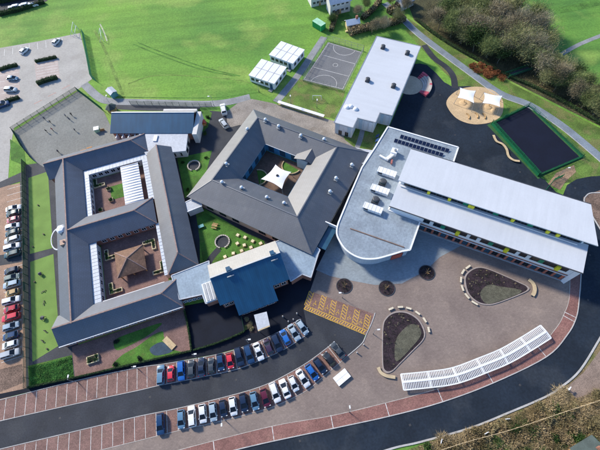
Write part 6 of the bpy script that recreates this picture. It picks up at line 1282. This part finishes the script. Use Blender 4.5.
# ================================================================== PEOPLE on the playground
def person_mesh(seed, hgt, stride, arm):
    J = {'pel': (0, 0, .53), 'belly': (0, 0, .63), 'chest': (0, .01, .74), 'neck': (0, 0, .84), 'head': (0, -.01, .90), 'crown': (0, 0, .97)}
    rad = {'pel': .075, 'belly': .068, 'chest': .08, 'neck': .032, 'head': .058, 'crown': .045}; E_ = [('pel', 'belly'), ('belly', 'chest'), ('chest', 'neck'), ('neck', 'head'), ('head', 'crown')]
    for s_, n_ in ((-1, 'l'), (1, 'r')):
        f = stride*s_
        for k, p_, r_ in (('hip', (s_*.055, 0, .50), .06), ('knee', (s_*.06, -f*.5-.01, .28), .042), ('ank', (s_*.06, -f*.9+.02, .05), .028), ('toe', (s_*.065, -f*.9-.07, .02), .024), ('sho', (s_*.105, 0, .80), .04), ('elb', (s_*.15, f*.5+.01, .64), .03), ('wri', (s_*.15, f*.9-arm, .50+arm*.4), .022), ('hand', (s_*.15, f*.95-arm*1.2, .45+arm*.5), .022)): J[k+n_] = p_; rad[k+n_] = r_
        E_ += [('pel', 'hip'+n_), ('hip'+n_, 'knee'+n_), ('knee'+n_, 'ank'+n_), ('ank'+n_, 'toe'+n_), ('chest', 'sho'+n_), ('sho'+n_, 'elb'+n_), ('elb'+n_, 'wri'+n_), ('wri'+n_, 'hand'+n_)]
    ks = list(J); me = bpy.data.meshes.new('person_skeleton'); me.from_pydata([J[k] for k in ks], [(ks.index(a), ks.index(b)) for a, b in E_], [])
    ob = bpy.data.objects.new('person_skeleton', me); COL.objects.link(ob); md = ob.modifiers.new('skin', 'SKIN'); 
    for i, k in enumerate(ks): me.skin_vertices[0].data[i].radius = (rad[k], rad[k]); me.skin_vertices[0].data[i].use_root = (k == 'pel')
    sb = ob.modifiers.new('sub', 'SUBSURF'); sb.levels = 1; sb.render_levels = 1
    dg = bpy.context.evaluated_depsgraph_get(); out = bpy.data.meshes.new_from_object(ob.evaluated_get(dg)); bpy.data.objects.remove(ob); out.name = 'body'
    for v in out.vertices: v.co *= hgt
    return out
SKIN = mat('skin', (.48, .29, .20), .6, .05, 1, 0); HAIR = mat('hair', (.05, .03, .02), .7, .1, 1, 0)
TOPS = {'navy': (.015, .025, .07), 'red': (.45, .03, .03), 'black': (.015, .015, .018), 'grey': (.22, .22, .24)}
def person(x, y, an, top, hgt, stride, label):
    me = person_mesh(0, hgt, stride, .05); me.materials.clear()
    for m in (mat('trousers', (.02, .02, .025), .8), mat('jumper_'+top, TOPS[top], .85), SKIN, HAIR): me.materials.append(m)
    for p_ in me.polygons:
        z = p_.center.z/hgt; xx = abs(p_.center.x)/hgt; yy = p_.center.y/hgt
        p_.material_index = 3 if z > .94 or (z > .885 and yy > .0 and xx < .08) else 2 if (z > .845 and xx < .08) or (xx > .115 and z < .515) else 1 if z > .535 or xx > .115 else 0
        p_.use_smooth = True
    q_ = W(x, y); o = empty('person', (q_.x, q_.y, .03), an, label=label, cat='person', group='people on the playground'); link('body', me, o)
    mb = MB().dome((0, .0, .93*hgt), .066*hgt, .06*hgt, 10, 3); mb.build('hair', HAIR, o, smooth=True)
PE = [(45.5, 120, 'navy', 'person in navy walking alone, left of the grey playground'), (51.5, 123.5, 'black', 'person in black walking right of the one in navy on the playground'), (53.5, 131, 'red', 'person in red at the lower left of the playground group'), (66.5, 117, 'grey', 'person in grey near the middle of the playground'), (70, 120, 'navy', 'person in navy standing close to the one in grey'), (72.5, 116, 'black', 'person in black at the right of the playground trio'), (76, 131.5, 'navy', 'person in navy alone below the trio on the playground'), (47.5, 132.5, 'black', 'person in black at the far lower left of the playground'), (59.5, 153, 'navy', 'person in navy beside the wall of the left block')]
for i, (x, y, t, lb) in enumerate(PE): person(x, y, i*1.3, t, 1.55+.1*(i % 3), (.12, -.1, .08, 0, .05)[i % 5], lb)

# dry grass on the bank below the drive: nobody could count it
rd = random.Random(11); mb = MB(); k = 0
while k < 26000:
    x, y = rd.uniform(418, 608), rd.uniform(375, 460)
    ky = 442-(x-420)*.327 if x < 512 else (412-(x-512)*.49 if x < 562 else 387-(x-562)*1.25)
    if y < ky+3.5 or (x > 568 and y < 402-(x-566)*.35): continue
    p_ = W(x, y); k += 1; t = rd.random()*6.283; l_ = rd.uniform(.35, .9); d = Vector((math.cos(t)*.6, math.sin(t)*.6, rd.uniform(.3, 1))).normalized()*l_; w_ = Vector((-math.sin(t), math.cos(t), 0))*rd.uniform(.025, .05)
    mb.face([p_-w_, p_+w_, p_+d])
tag(mb.build('dry_grass', leafmat('dry_straw', (.26, .20, .10), (.42, .33, .19))), 'straw-coloured dry grass covering the bank below the drive', 'grass', kind='stuff')
# leaf litter twigs under the wood
rd = random.Random(12); mb = MB(); k = 0
while k < 16000:
    t = rd.random(); x = 425+175*t+rd.uniform(-6, 6); y = 24+92*t+rd.uniform(-26, 8)
    p_ = W(x, y); k += 1; a = rd.random()*6.283; l_ = rd.uniform(.4, 1.2); d = Vector((math.cos(a)*.7, math.sin(a)*.7, rd.uniform(.1, .9))).normalized()*l_; w_ = Vector((-math.sin(a), math.cos(a), 0))*rd.uniform(.02, .06)
    mb.face([p_-w_, p_+w_, p_+d])
tag(mb.build('undergrowth', leafmat('undergrowth', (.10, .09, .045), (.20, .17, .09))), 'tangled brown undergrowth between the trees of the wood', 'undergrowth', kind='stuff')
# drain covers and gullies in the roads
road = bpy.data.objects['car_park_road']; drive = bpy.data.objects['black_drive_base']; pt_ = bpy.data.objects['playground_tarmac']
M_iron = mat('iron_cover', (.045, .045, .048), .6, .2, 2, .1, 6)
for par, L_, z in ((road, [(60, 418), (150, 397), (236, 380), (300, 350), (335, 335)], .045), (drive, [(300, 441), (410, 425), (520, 385), (588, 300), (590, 255), (575, 188)], .02), (pt_, [(430, 110), (455, 135), (480, 142), (520, 172), (440, 95)], .024)):
    for i, (x, y) in enumerate(L_): c = W(x, y); MB().box((c.x, c.y, z), (.5, .45, .01), .3*i).build('drain_cover', M_iron, par)
